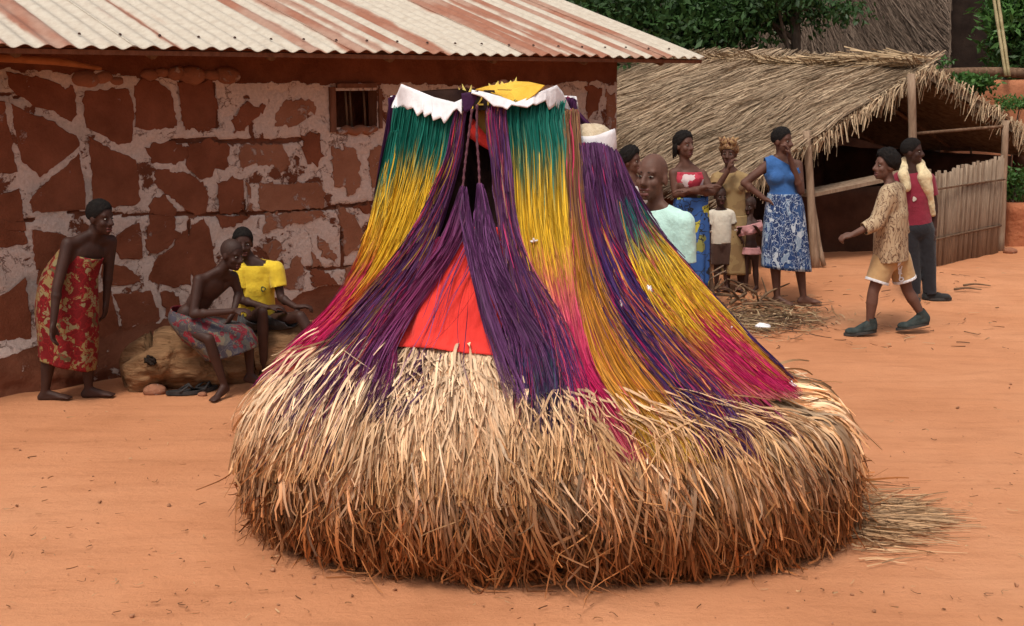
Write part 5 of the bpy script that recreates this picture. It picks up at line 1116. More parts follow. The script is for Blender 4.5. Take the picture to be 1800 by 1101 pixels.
def wrinkle(me, amp, sc, stretch=(1, 1, 1), seed=0):
    V = me_np(me); N = me_nrm(me); a = fbm(V[:, 0] * sc * stretch[0] + seed, V[:, 1] * sc * stretch[1], V[:, 2] * sc * stretch[2], o=3)
    me_set(me, V + N * (amp * a)[:, None])
def garment(p, name, shapes, mat, cuts=(), vox=.0145, amp=.008, sc=11, stretch=(1, 1, .6), smooth_it=6, th=.005, label=None, parent=None):
    """cloth shell: union of loosened body shapes, opened at neck, hem and cuffs"""
    me = voxel(name, shapes, vox, smooth_it); wrinkle(me, amp, sc, stretch, seed=p.base[0] * 3)
    bm = bmesh.new(); bm.from_mesh(me); kill = set()
    for (pt, n, rad) in cuts:
        n = nrm(n)
        # trim exactly on the plane inside the radius
        fs = [f for f in bm.faces if (np.linalg.norm(np.array(f.calc_center_median()) - pt) < rad)]
        geom = list({v for f in fs for v in f.verts}) + list({e for f in fs for e in f.edges}) + fs
        bmesh.ops.bisect_plane(bm, geom=geom, plane_co=tuple(pt), plane_no=tuple(n))
        dl = [f for f in bm.faces if np.linalg.norm(np.array(f.calc_center_median()) - pt) < rad and (np.array(f.calc_center_median()) - pt) @ n > 0]
        bmesh.ops.delete(bm, geom=dl, context='FACES')
    # drop loose scraps
    bm.verts.ensure_lookup_table(); seen = set(); best = []
    for f0 in bm.faces:
        if f0 in seen: continue
        st, comp = [f0], []; seen.add(f0)
        while st:
            f = st.pop(); comp.append(f)
            for e_ in f.edges:
                for f2 in e_.link_faces:
                    if f2 not in seen: seen.add(f2); st.append(f2)
        best.append(comp)
    if best:
        big = max(len(c) for c in best); bmesh.ops.delete(bm, geom=[f for c in best if len(c) < big * .12 for f in c], context='FACES')
    bm.to_mesh(me); bm.free(); me_set(me, me_np(me) - p.base)
    me.materials.clear(); me.materials.append(mat); me.polygons.foreach_set("use_smooth", np.ones(len(me.polygons), bool))
    o = link(name, me, parent or p.e); so = o.modifiers.new("thickness", 'SOLIDIFY'); so.thickness = th; so.offset = .5
    if label: o["label"] = label
    return o
def loft(p, name, rings, mat, dep, nseg=64, rows=30, folds=.012, nf=9, tilt=None, th=.005, label=None, seed=0, parent=None):
    """cloth tube through rings given by their left and right picture points; dep: half depth in metres per ring (or (half depth, shift))"""
    Ls = np.array([p.at(*r[0]) for r in rings]); Rs = np.array([p.at(*r[1]) for r in rings]); dp = np.array([d if isinstance(d, (int, float)) else d[0] for d in dep], float); sf = np.array([0 if isinstance(d, (int, float)) else d[1] for d in dep], float)
    K = catmull(np.hstack((Ls, Rs, dp[:, None], sf[:, None])), rows); th_ = np.linspace(0, 2 * math.pi, nseg + 1)[:-1]; t = np.linspace(0, 1, rows)
    C_ = (K[:, :3] + K[:, 3:6]) / 2; A = (K[:, 3:6] - K[:, :3]) / 2; B = np.zeros_like(A); B[:, 1] = K[:, 6]; C_[:, 1] += K[:, 7]
    fo = folds * (.25 + .75 * t[:, None]) * (np.sin(th_ * nf + 2.2 * fbm(t * 2 + seed, 3.0)[:, None] + seed) * .6 + fbm(np.cos(th_)[None] * 3 + seed, np.sin(th_)[None] * 3, t[:, None] * 2.5))
    c, s_ = np.cos(th_), np.sin(th_); cc = np.sign(c) * np.abs(c) ** .9; ss = np.sign(s_) * np.abs(s_) ** .9
    nl = np.linalg.norm(A, axis=1)[:, None]
    P = C_[:, None] + A[:, None] * (cc[None, :, None] * (1 + fo / nl)[..., None]) + B[:, None] * (ss[None, :, None] * (1 + fo / np.maximum(.05, K[:, 6:7]))[..., None])
    i2 = np.arange(rows * nseg).reshape(rows, nseg); i3 = np.roll(i2, -1, 1)
    o = obj(name, P.reshape(-1, 3), np.stack((i2[:-1], i3[:-1], i3[1:], i2[1:]), -1).reshape(-1, 4), mat, parent or p.e, p.base)
    so = o.modifiers.new("thickness", 'SOLIDIFY'); so.thickness = th
    if label: o["label"] = label
    return o
# ---- printed cloths
def print_mat(name, stops, scale=9, dist=1.2, vor=True, rough=.8, stretch=(1, 1, 1), bump=.2, extra=None):
    m, nt, b = new_mat(name); L = nt.links; tc = nt.nodes.new("ShaderNodeTexCoord"); mp = nt.nodes.new("ShaderNodeMapping"); mp.inputs['Scale'].default_value = stretch; L.new(tc.outputs['Object'], mp.inputs[0])
    n0 = node(nt, "ShaderNodeTexNoise", Scale=scale * .6, Detail=3); L.new(mp.outputs[0], n0.inputs['Vector'])
    mx = node(nt, "ShaderNodeMix", _data_type='RGBA', _blend_type='ADD'); mx.inputs[0].default_value = dist / scale * 2; L.new(mp.outputs[0], mx.inputs[6]); L.new(n0.outputs['Color'], mx.inputs[7])
    if vor:
        t = node(nt, "ShaderNodeTexVoronoi", Scale=scale, Randomness=1.0); L.new(mx.outputs[2], t.inputs['Vector']); src = t.outputs['Color']
        sp = nt.nodes.new("ShaderNodeSeparateColor"); L.new(src, sp.inputs[0]); fac = sp.outputs[0]
    else:
        t = node(nt, "ShaderNodeTexNoise", Scale=scale, Detail=2, Roughness=.5, Distortion=1.5); L.new(mx.outputs[2], t.inputs['Vector']); fac = t.outputs['Fac']
    r = ramp(nt, stops); r.color_ramp.interpolation = 'CONSTANT'; L.new(fac, r.inputs[0]); out = r.outputs[0]
    if extra:                                   # outline veins of the print
        t2 = node(nt, "ShaderNodeTexVoronoi", Scale=scale * extra[1], _feature='DISTANCE_TO_EDGE'); L.new(mx.outputs[2], t2.inputs['Vector'])
        r2 = ramp(nt, [(0, (1, 1, 1)), (extra[2], (0, 0, 0))]); r2.color_ramp.interpolation = 'CONSTANT'; L.new(t2.outputs['Distance'], r2.inputs[0])
        m3 = node(nt, "ShaderNodeMix", _data_type='RGBA'); L.new(r2.outputs[0], m3.inputs[0]); L.new(out, m3.inputs[6]); m3.inputs[7].default_value = (*extra[0], 1); out = m3.outputs[2]
    L.new(out, b.inputs['Base Color']); b.inputs['Roughness'].default_value = rough; b.inputs['Specular IOR Level'].default_value = .25
    n2 = node(nt, "ShaderNodeTexNoise", Scale=14, Detail=5); L.new(mp.outputs[0], n2.inputs['Vector']); bp = node(nt, "ShaderNodeBump", Strength=bump, Distance=.02); L.new(n2.outputs['Fac'], bp.inputs['Height']); L.new(bp.outputs[0], b.inputs['Normal'])
    return m
def plain(name, c, v=.12, rough=.85, sc=5, bump=.3): c = np.array(c); return M2(name, tuple(c * (1 - v)), tuple(c * (1 + v)), scale=sc, rough=rough, bump=bump * 2.2, bscale=13, dist=.022, spec=.2, sheen=.15)
WRAP_M = print_mat("headwrap_print", [(0, (.16, .07, .035)), (.45, (.34, .20, .09)), (.75, (.12, .045, .02))], scale=26, extra=((.42, .28, .14), 1.0, .04))
RG = print_mat("red_gold_wax", [(0, (.13, .005, .006)), (.38, (.23, .165, .065)), (.62, (.15, .006, .008)), (.78, (.22, .18, .09)), (.92, (.10, .07, .03))], scale=17, dist=2.0, extra=((.20, .008, .010), .8, .05))  # print darkened, the wall's shade is put into its colours
BW = print_mat("blue_white_wax", [(0, (.015, .035, .11)), (.40, (.20, .27, .36)), (.5, (.02, .05, .15)), (.72, (.45, .50, .55)), (.80, (.03, .07, .18))], scale=17, dist=1.8, extra=((.42, .48, .55), 1.3, .03), stretch=(1, 1, .7))
RGn = print_mat("red_grey_wax", [(0, (.06, .05, .055)), (.3, (.20, .015, .025)), (.48, (.09, .085, .075)), (.62, (.14, .115, .08)), (.74, (.13, .012, .02)), (.86, (.05, .045, .06))], scale=17, dist=2.0, extra=((.13, .11, .09), .9, .02))
BY = print_mat("blue_yellow_wax", [(0, (.035, .10, .30)), (.36, (.42, .38, .05)), (.6, (.03, .09, .27)), (.78, (.22, .22, .06)), (.9, (.02, .02, .03))], scale=6.5, dist=1.6, extra=((.02, .025, .03), .9, .02))
BEI = print_mat("beige_streak_print", [(0, (.43, .32, .20)), (.46, (.36, .25, .15)), (.52, (.12, .065, .04)), (.58, (.42, .31, .195))], scale=15, dist=1.0, vor=False, stretch=(1.3, 1.3, .55))
def along(a, b, f): return np.asarray(a) + (np.asarray(b) - np.asarray(a)) * f
def sleeves(p, f, g, sides="lr"):
    s, cuts = [], []
    for sd_ in sides:
        L_ = p.limb[sd_]; path = [L_["sh"], L_["el"], L_["wr"]]
        if f <= 1:
            e = along(path[0], path[1], f); s.append(caps(path[0], .052 * p.k + g, e + nrm(path[1] - path[0]) * .05, .040 * p.k + g * 1.25)); cuts.append((e, path[1] - path[0], .13 * p.k))
        else:
            e = along(path[1], path[2], f - 1); s.append(caps(path[0], .052 * p.k + g, path[1], .040 * p.k + g)); s.append(caps(path[1], .040 * p.k + g, e + nrm(path[2] - path[1]) * .05, .030 * p.k + g)); cuts.append((e, path[2] - path[1], .10 * p.k))
    return s, cuts
def tee(p, mat, g=.022, sl=.55, hem=0.0, neck=.0, name="shirt", loose=.0, label=None, sides="lr", amp=.008):
    s = p.torso(g); pe, ne = p.q["pel"], p.q["neck"]; sp_ = p.spine
    wd = np.linalg.norm(p.q["sr"] - p.q["sl"]) / 2; L_ = np.linalg.norm(ne - pe)
    for f in np.linspace(-(hem + .05) / L_, .55, 12): s.append(ellip(along(pe, ne, f), p.AXT, (wd * .90 + g + loose, .102 * p.k + g + loose, .17 * p.k)))
    o = garment(p, name, s, mat, [(ne + sp_ * (.016 + neck), sp_ + p.chest * .4, .125 * p.k), (pe - sp_ * hem, -sp_, .6)], amp=amp, label=label)
    if sl:
        for sd_ in sides:
            a, c_ = sleeves(p, sl, g, sd_); garment(p, "sleeve", a, mat, c_, amp=amp, parent=o)
    return o
def trousers(p, mat, g=.018, f=2.0, name="trousers", flare=0.0, amp=.007, label=None):
    s = [ellip(p.q["pel"], p.AXT, (.15 * p.k + g, .11 * p.k + g, .13 * p.k + g))]; cuts = [(p.q["pel"] + p.spine * .09 * p.k, p.spine, .4)]
    for sd_ in "lr":
        L_ = p.limb[sd_]; k = p.k
        if f <= 1:
            e = along(L_["hp"], L_["kn"], f); s.append(caps(L_["hp"], .085 * k + g, e + nrm(L_["kn"] - L_["hp"]) * .06, .062 * k + g + flare)); cuts.append((e, L_["kn"] - L_["hp"], .16 * k))
        else:
            e = along(L_["kn"], L_["an"], f - 1); s.append(caps(L_["hp"], .085 * k + g, L_["kn"], .058 * k + g)); s.append(caps(L_["kn"], .058 * k + g, e + nrm(L_["an"] - L_["kn"]) * .04, .045 * k + g + flare)); cuts.append((e, L_["an"] - L_["kn"], .13 * k))
    return garment(p, name, s, mat, cuts, amp=amp, label=label)
# ---- woman bending by the wall
p = person("woman in strapless red and gold wrap dress bending forward by the wall", (128, 702),
    dict(head=(177,383), neck=(160,418), pel=(122,532), sl=(131,424), sr=(184,428), el=(112,500,-.10), wl=(106,560,-.16), er=(180,483), wr=(176,535), hl=(104,538), hr=(142,540),
         kl=(90,622), kr=(150,622), al=(84,692), ar=(152,686), tl=(98,714), tr=(192,706)), face=(68, -8), skin=SK1, hair="short", near=1, hs=.98, thin=.95, hand=dict(l=dict(curl=.5, palm=(1, 0, 0)), r=dict(curl=.5)))
loft(p, "wrap_dress", [((108,436),(179,455)),((78,478),(170,488)),((66,530),(170,542)),((68,578),(170,588)),((71,612),(168,628)),((70,625),(166,650))], RG, [.12,.15,.17,.17,.165,.165], folds=.014, nf=8, seed=2)
# ---- bare chested boy on the log
p = person("bare chested boy in patterned wrap sitting hunched on the log", (396, 692),
    dict(head=(408,448), neck=(382,482), pel=(330,562,.02), sl=(356,488), sr=(404,490), el=(346,548,-.08), wl=(416,542,-.16), er=(414,520,.02), wr=(404,556,-.12), hl=(326,570), hr=(338,568),
         kl=(372,592,-.12), kr=(432,588,.02), al=(398,672,-.05), ar=(436,662), tl=(392,696,-.10), tr=(452,680)), face=(62, -14), skin=SK1, hair="shaved", near=1, k=.9, thin=.92, shw=.34, hand=dict(l=dict(curl=.7, palm=(0,0,-1)), r=dict(curl=.7, dir=(-.3,-.2,-.5))))
loft(p, "wrap_cloth", [((303,540),(362,556)),((298,560),(392,566)),((318,590),(428,574)),((346,612),(442,588)),((366,632),(452,608))], RGn, [.15,.19,.20,.20,.19], folds=.018, nf=7, seed=5)
# ---- boy in yellow
yel = plain("yellow_jersey", (.72, .50, .035))
p = person("boy in yellow t-shirt sitting on the log beside the bare chested boy", (470, 660),
    dict(head=(427,428), neck=(445,462), pel=(452,560,.1), sl=(425,474), sr=(484,474), el=(424,528,-.05), wl=(470,541,-.16), er=(494,524,-.05), wr=(520,540,-.16), hl=(438,566,.1), hr=(470,566,.1),
         kl=(461,548,-.3), kr=(528,556,-.22), al=(464,650,-.22), ar=(560,612,-.25), tl=(484,660,-.3), tr=(588,622,-.3)), face=(14, -6), skin=SK1, hair="short", k=.92, thin=.92, hand=dict(l=dict(dir=(1,0,.1), curl=.7), r=dict(curl=.9, dir=(1,0,.1))))
tee(p, yel, sl=.62, hem=-.06, loose=.01)
trousers(p, plain("dark_shorts", (.03, .028, .032)), f=.72, name="shorts")
crest = M2("crest_ink", (.03, .06, .03), (.05, .08, .04), bump=0)
def badge(p, px, py, rx, rz, mat, name="badge", ring=None):
    # flat print lying on the cloth: find the cloth along the picture ray
    bpy.context.view_layer.update(); dg = bpy.context.evaluated_depsgraph_get(); d = Vector(ray(px, py)).normalized()
    o0 = Vector(CAM); hit = None
    for _ in range(8):
        ok, loc, n, _i2, ob, _m = scene.ray_cast(dg, o0, d)
        if not ok: break
        if ob.parent == p.e: hit = (np.array(loc), np.array(n), ob); break
        o0 = loc + d * .01
    if not hit: return
    loc, n, ob = hit; n = n if n @ np.array(d) < 0 else -n; x = nrm(np.cross(ZZ, n)) ; x = x if x[0] > 0 else -x; z = np.cross(n, x); z = z if z[2] > 0 else -z
    a = np.linspace(0, 2 * math.pi, 13)[:-1]; rr = 1 + .18 * np.cos(3 * a)
    V = loc + n * .012 + (np.cos(a) * rx * rr)[:, None] * x + (np.sin(a) * rz * rr)[:, None] * z; V2 = V - n * .006
    obj(name, np.vstack((V, V2)), [tuple(range(12))] + [(i, 12 + i, 12 + (i + 1) % 12, (i + 1) % 12) for i in range(12)], mat, ob, p.base, smooth=False)
    if ring is not None:
        V = loc + n * .014 + (np.cos(a) * rx * .55)[:, None] * x + (np.sin(a) * rz * .55)[:, None] * z; obj(name, np.vstack((V, V - n * .004)), [tuple(range(12))] + [(i, 12 + i, 12 + (i + 1) % 12, (i + 1) % 12) for i in range(12)], ring, ob, p.base, smooth=False)
badge(p, 462, 508, .020, .022, crest, "shirt_crest", yel)
# ---- man in mint t-shirt
p = person("man with shaved head in mint green t-shirt behind the masquerade", (1160, 760),
    dict(head=(1146,312), neck=(1156,366), pel=(1168,530), sl=(1130,384), sr=(1196,388), el=(1124,450), wl=(1118,515), er=(1199,462), wr=(1194,530), hl=(1152,545), hr=(1184,545),
         kl=(1150,650), kr=(1186,650), al=(1148,750), ar=(1190,750), tl=(1138,768), tr=(1184,768)), face=(-34, 2), skin=SK3, hair=None, near=-1, hs=1.2, thin=.95, shw=.36, mouth=True)
tee(p, plain("mint_jersey", (.50, .74, .66), v=.06), sl=.92, g=.028, hem=.05, loose=.012, amp=.010)
trousers(p, plain("brown_trousers", (.06, .04, .03)), f=1.9)
# ---- girl in vest
p = person("girl in white vest half hidden behind the man in mint", (1112, 560),
    dict(head=(1110,284), neck=(1112,316), pel=(1114,412), sl=(1092,328), sr=(1136,328), el=(1086,372), wl=(1086,412), er=(1142,372), wr=(1142,412), hl=(1104,416), hr=(1126,416), kl=(1104,484), kr=(1126,484), al=(1104,545), ar=(1126,545), tl=(1106,558), tr=(1132,558)), face=(62, 0), skin=SK2, hair="puff", near=1, shw=.33, k=.92)
garment(p, "vest", p.torso(.016), plain("white_vest", (.62, .60, .58)), [(p.q["neck"] - p.spine * .035, p.spine + p.chest * .3, .12), (p.q["sl"], p.q["sl"] - p.q["neck"], .1), (p.q["sr"], p.q["sr"] - p.q["neck"], .1), (p.q["pel"], -p.spine, .5)])
loft(p, "skirt", [((1098,400),(1132,400)),((1092,440),(1138,440)),((1088,500),(1142,500))], plain("brown_skirt", (.12, .07, .05)), [.11,.14,.16])
# ---- woman with braids
p = person("woman with short braids, red bandeau and blue yellow wrap, arms folded", (1218, 545),
    dict(head=(1203,256), neck=(1205,294), pel=(1212,382), sl=(1184,305), sr=(1234,307), el=(1188,342,-.05), wl=(1236,330,-.2), er=(1250,338,-.08), wr=(1214,336,-.22), hl=(1200,388), hr=(1226,388), kl=(1204,464), kr=(1230,464), al=(1206,532), ar=(1232,532), tl=(1210,548), tr=(1240,546)), face=(38, 2), skin=SK2, hair="braids", female=True, hand=dict(l=dict(curl=.4, dir=(1,0,.25)), r=dict(curl=.4, dir=(-1,0,.1))))
loft(p, "bandeau", [((1189,302),(1233,302)),((1187,315),(1236,315)),((1190,328),(1234,328))], print_mat("red_white_cloth", [(0, (.35,.03,.05)), (.5, (.48,.05,.08)), (.86, (.6,.5,.5))], scale=14), [.115,.14,.12], rows=12, folds=.008)
loft(p, "wrap_skirt", [((1186,346),(1244,346)),((1182,390),(1246,390)),((1184,440),(1246,440)),((1188,498),(1244,500))], BY, [.125,.15,.16,.16], folds=.016)
# ---- woman with headwrap
p = person("woman in khaki dress and patterned headwrap with hand raised to chin", (1292, 508),
    dict(head=(1281,270), neck=(1283,302), pel=(1288,385), sl=(1260,314), sr=(1308,316), el=(1256,338,-.12), wl=(1280,300,-.2), er=(1314,356), wr=(1308,392), hl=(1278,390), hr=(1300,390), kl=(1278,450), kr=(1300,450), al=(1278,498), ar=(1302,498), tl=(1276,510), tr=(1306,510)), face=(-20, -4), skin=SK2, hair="wrap", female=True, k=.97, hand=dict(l=dict(curl=1.0, dir=(.25,0,1))))
kh = print_mat("khaki_brown_print", [(0, (.30, .20, .09)), (.5, (.25, .155, .07)), (.85, (.17, .10, .05))], scale=7, dist=2)
tee(p, kh, sl=.55, hem=.0, g=.02, name="blouse")
loft(p, "skirt", [((1264,378),(1312,378)),((1260,410),(1316,410)),((1260,480),(1318,480))], kh, [.13,.15,.16])
# ---- child in white tee
p = person("small child in white t-shirt standing before the khaki dress", (1264, 512),
    dict(head=(1266,345), neck=(1267,370), pel=(1268,428), sl=(1252,377), sr=(1284,377), el=(1248,405), wl=(1248,432), er=(1292,402), wr=(1302,418,-.05), hl=(1260,432), hr=(1276,432), kl=(1260,470), kr=(1276,470), al=(1259,502), ar=(1277,502), tl=(1258,512), tr=(1280,512)), face=(14, -6), skin=SK1, hair="shaved", k=.60, hs=1.32, shw=.3, thin=1.05)
tee(p, plain("cream_tee", (.62, .56, .46)), sl=.62, g=.018, hem=-.005, loose=.006)
trousers(p, plain("brown_child_shorts", (.07, .035, .025)), f=.85, name="shorts")
# ---- child with pink cloth
p = person("small bare child holding up a pink cloth beside the white t-shirt child", (1318, 512),
    dict(head=(1318,362,.1), neck=(1318,388,.06), pel=(1319,436), sl=(1304,394,.04), sr=(1334,395,.04), el=(1298,412,-.02), wl=(1300,404,-.12), er=(1340,415,-.02), wr=(1330,402,-.12), hl=(1312,440), hr=(1327,440), kl=(1311,474), kr=(1328,474), al=(1311,503), ar=(1330,503), tl=(1310,512), tr=(1332,512)), face=(-40, -10), skin=SK1, hair="shaved", k=.56, hs=1.35, shw=.3, thin=1.1)
pink = plain("pink_cloth", (.50, .24, .24))
loft(p, "pink_top", [((1294,398),(1338,388)),((1296,408),(1340,396)),((1300,414),(1338,404))], pink, [.10,.12,.11], rows=14, folds=.025, nf=6)
loft(p, "pink_skirt", [((1305,434),(1334,434)),((1302,446),(1337,446))], pink, [.09,.10], rows=8, folds=.01)
# ---- woman in blue
p = person("tall woman in blue one-shoulder top and blue wax skirt, hand to mouth", (1396, 536),
    dict(head=(1375,248), neck=(1374,280), pel=(1376,368), sl=(1350,290), sr=(1402,290), el=(1308,322), wl=(1344,350,-.05), er=(1408,336,-.08), wr=(1388,276,-.16), hl=(1362,374), hr=(1392,374), kl=(1362,452), kr=(1404,452), al=(1366,522), ar=(1412,522), tl=(1364,536), tr=(1428,536)), face=(52, -4), skin=SK2, hair="short", female=True, hs=1.0, hand=dict(r=dict(curl=.8, dir=(-.3,-.1,1), palm=(-1,0,0)), l=dict(curl=.6, dir=(1,0,-.3))))
blue = plain("blue_drape", (.035, .11, .30))
garment(p, "blue_top", p.torso(.026) + [caps(p.q["sl"], .065, p.q["neck"] + np.array((-.02, 0, 0)), .07), ellip(along(p.q["pel"], p.q["neck"], .2), p.AXT, (.16, .125, .16))], blue,
        [(p.q["neck"] + np.array((0.01, 0, -.02)), np.array((.55, -.1, 1.0)), .17), (p.q["sl"] + np.array((-.03, 0, 0)), (-1, 0, -.1), .1), (p.q["sr"] + np.array((-.02, 0, 0)), (1, 0, .5), .13), (p.q["pel"] + p.spine * .04, -p.spine, .5)], amp=.018, sc=8, stretch=(1.4, 1, 1.0), smooth_it=14)
loft(p, "wrap_skirt", [((1350,340),(1406,340)),((1346,362),(1412,362)),((1341,410),(1418,412)),((1338,468),(1426,476))], BW, [.13,.15,.17,.17], folds=.012, nf=6)
# ---- man striding past
p = person("young man in beige printed shirt and shorts striding past the shelter", (1562, 588),
    dict(head=(1556,292), neck=(1566,326), pel=(1566,446), sl=(1552,340), sr=(1586,338), el=(1532,388,-.05), wl=(1492,408,-.08), er=(1592,392,.1), wr=(1600,432,.12), hl=(1552,456), hr=(1582,456), kl=(1532,512,-.02), kr=(1598,512), al=(1526,566), ar=(1624,556), tl=(1490,580), tr=(1604,574)), face=(-78, 2), skin=SK3, hair="puff", near=1, hs=1.0, shw=.37, hand=dict(l=dict(curl=1.25, dir=(-1,0,-.25), palm=(0,.4,-1)), r=dict(curl=.9)))
tee(p, BEI, sl=1.55, g=.03, hem=.06, loose=.02, amp=.013, label="beige long sleeved shirt with dark streaked print")
shorts_m = plain("tan_shorts", (.42, .26, .12)); hem_m = plain("white_hem", (.62, .62, .64))
so_ = trousers(p, shorts_m, f=.66, g=.03, name="shorts", flare=.012)
hs_, hc = [], []
for sd_ in "lr":
    L_ = p.limb[sd_]; e = along(L_["hp"], L_["kn"], .68); s0 = along(L_["hp"], L_["kn"], .58); d = nrm(L_["kn"] - L_["hp"])
    garment(p, "white_hem", [caps(along(L_["hp"], L_["kn"], .50), .110, along(L_["hp"], L_["kn"], .85), .112)], hem_m, [(s0 + d * .012, -d, .2), (e + d * .005, d, .2)], vox=.012, amp=.004, parent=so_)
shoe_m = M2("grey_green_canvas", (.022, .032, .032), (.05, .062, .058), scale=20, bump=.5, rough=.9)
def shoes(p, mat, sole, names="shoe", g=.006, ankle=.08):
    for sd_ in "lr":
        L_ = p.limb[sd_]; k = p.k; tip = L_["ball"] + L_["fd"] * .075 * k
        me_s = [caps(L_["heel"], .034 * k + g, L_["ball"], .030 * k + g), ellip(L_["ball"] + L_["fd"] * .03 * k, np.array((L_["fs"], L_["fd"], ZZ)), np.array((.048, .066, .032)) * k + g * .6), caps(L_["heel"] + ZZ * .02, .034 * k + g, L_["an"] + nrm(L_["kn"] - L_["an"]) * ankle, .036 * k + g), caps(L_["an"], .036 * k, L_["ball"], .028 * k + g)]
        o = garment(p, names, me_s, mat, [(L_["an"] + nrm(L_["kn"] - L_["an"]) * ankle * .6, L_["kn"] - L_["an"], .09)] if ankle > .03 else [(L_["an"] - ZZ * .0, ZZ, .1)], vox=.009, amp=.004)
        a = np.linspace(0, 2 * math.pi, 25)[:-1]; c = (L_["heel"] + tip) / 2; hl_ = np.linalg.norm(tip - L_["heel"]) / 2 + .035 * k
        out = c + (np.cos(a) * hl_)[:, None] * L_["fd"] + (np.sin(a) * .05 * k * (1 + .12 * np.cos(a)))[:, None] * L_["fs"]
        dz = (tip[2] - L_["heel"][2]) * np.cos(a) * .5; zb = min(L_["heel"][2], tip[2]); out[:, 2] = (L_["heel"][2] + tip[2]) / 2 + dz - .045 * k
        out[:, 2] = np.maximum(out[:, 2], ground_z(out[:, 0], out[:, 1]) + .004)
        obj("sole", np.vstack((out, out + ZZ * .022)), [tuple(range(24))[::-1], tuple(range(24, 48))] + [(i, (i + 1) % 24, 24 + (i + 1) % 24, 24 + i) for i in range(24)], sole, o, p.base, smooth=False)
shoes(p, shoe_m, sole_mat)
# white letters down the side of the shorts
bpy.context.view_layer.update(); dg = bpy.context.evaluated_depsgraph_get()
for ch_, px_l, py_l in (("B", 1580, 464), ("U", 1581, 471), ("R", 1582, 478), ("L", 1583, 485), ("O", 1584, 491)):
    d = Vector(ray(px_l, py_l)).normalized(); o0 = Vector(CAM)
    for _ in range(8):
        ok, loc, n, _i2, ob, _m = scene.ray_cast(dg, o0, d)
        if not ok or ob == so_: break
        o0 = loc + d * .01
    if not ok: continue
    n = np.array(n); n = n if n[1] < 0 else -n; n = nrm(n + np.array((0, -1.5, 0))); x = nrm(np.cross(np.array((0, 0, 1.0)), n)); x = x if x[0] > 0 else -x; z = np.cross(n, x); z = z if z[2] > 0 else -z
    cu = bpy.data.curves.new("l", 'FONT'); cu.body = ch_; cu.size = .056; cu.align_x = 'CENTER'; cu.align_y = 'CENTER'; cu.extrude = .002; cu.offset = .003
    tob = bpy.data.objects.new("t", cu); COL.objects.link(tob); bpy.context.view_layer.update()
    tm_ = bpy.data.meshes.new_from_object(tob.evaluated_get(bpy.context.evaluated_depsgraph_get())); bpy.data.objects.remove(tob); tm_.materials.clear(); tm_.materials.append(hem_m)
    lo = link("letter", tm_, so_); lo.matrix_local = Matrix.Translation(Vector(np.array(loc) + n * .012 - p.base)) @ Matrix((Vector(x), Vector(z), Vector(n))).transposed().to_4x4(); dg = bpy.context.evaluated_depsgraph_get()
# ---- man in maroon
p = person("man in maroon t-shirt and dark trousers with cream cloth round his neck", (1622, 527),
    dict(head=(1604,267), neck=(1605,302), pel=(1612,400), sl=(1580,316), sr=(1632,316), el=(1576,358,.08), wl=(1584,396,.1), er=(1642,362), wr=(1642,400,-.03), hl=(1600,406), hr=(1626,406), kl=(1604,464), kr=(1632,464), al=(1606,515), ar=(1634,515), tl=(1608,527,-.1), tr=(1648,525)), face=(62, 0), skin=SK1, hair="short", shw=.36)
tee(p, plain("maroon_jersey", (.20, .018, .035)), sl=.6, g=.022, hem=.02)
trousers(p, plain("charcoal_trousers", (.018, .018, .022)), f=2.02, g=.02)
shoes(p, plain("black_shoe", (.02, .02, .02)), sole_mat, ankle=.02)
badge(p, 1607, 350, .020, .025, plain("badge_white", (.5, .45, .38)), "shirt_badge")
cream = plain("cream_towel", (.62, .50, .30), v=.18, sc=12, bump=.6)
garment(p, "neck_cloth", [caps(p.at(1590,286,.06), .035, p.at(1588,306,-.09), .042), caps(p.at(1588,306,-.09), .046, p.at(1594,330,-.13), .04), caps(p.at(1592,284,.06), .05, p.at(1616,288,.05), .05), caps(p.at(1616,290,0), .05, p.at(1626,312,-.09), .062), caps(p.at(1624,312,-.09), .065, p.at(1632,334,-.10), .05), caps(p.at(1632,334,-.1), .045, p.at(1640,376,-.06), .028)], cream, vox=.011, amp=.02, sc=14, smooth_it=3)
# ================================================================== things on the ground
# driftwood log under the boys
lgm = M2("driftwood", (0.15, 0.075, 0.034), (0.36, 0.20, 0.10), scale=3.0, rough=.9, bump=1.0, bscale=7, dist=.06, stretch=(.7, 4, 4), spec=.15)
lb = at_ground(330, 685); Yl = lb[1] + .12
pts = [(232,690,.0,.06),(246,640,.02,.17),(285,628,.05,.24),(330,640,.1,.23),(390,640,.18,.20),(460,632,.25,.19),(540,612,.30,.21),(620,600,.36,.18)]
K = catmull([np.r_[at_y(x, y, Yl + d), r] for x, y, d, r in pts], 60)
th_ = np.linspace(0, 2 * math.pi, 41)[:-1]; T_, A_, B_ = frames(K[:, :3])
rr = K[:, 3:4] * (1 + .28 * fbm(np.linspace(0, 6, 60)[:, None] + 0 * th_, np.cos(th_)[None] * 1.2 + 4, np.sin(th_)[None] * 1.2, o=4) + .05 * np.sin(th_ * 7 + np.linspace(0, 9, 60)[:, None]))
rr = rr * (1 + .07 * np.abs(fbm(np.linspace(0, 3, 60)[:, None] + 0 * th_, np.cos(th_)[None] * 7, np.sin(th_)[None] * 7, o=3)) - .12 * np.exp(-(((th_[None] - 2.0 + .4 * np.sin(np.linspace(0, 5, 60)))[:, None] if False else (th_[None] - 2.0 - .4 * np.sin(np.linspace(0, 5, 60))[:, None])) / .22) ** 2))
P = K[:, None, :3] + rr[..., None] * (np.cos(th_)[None, :, None] * A_[:, None] + np.sin(th_)[None, :, None] * B_[:, None]); P[..., 2] = np.maximum(P[..., 2], -.03)
i2 = np.arange(60 * 40).reshape(60, 40); i3 = np.roll(i2, -1, 1)
log = empty("driftwood_log", lb, "gnarled driftwood log used as a bench against the mud wall", "log")
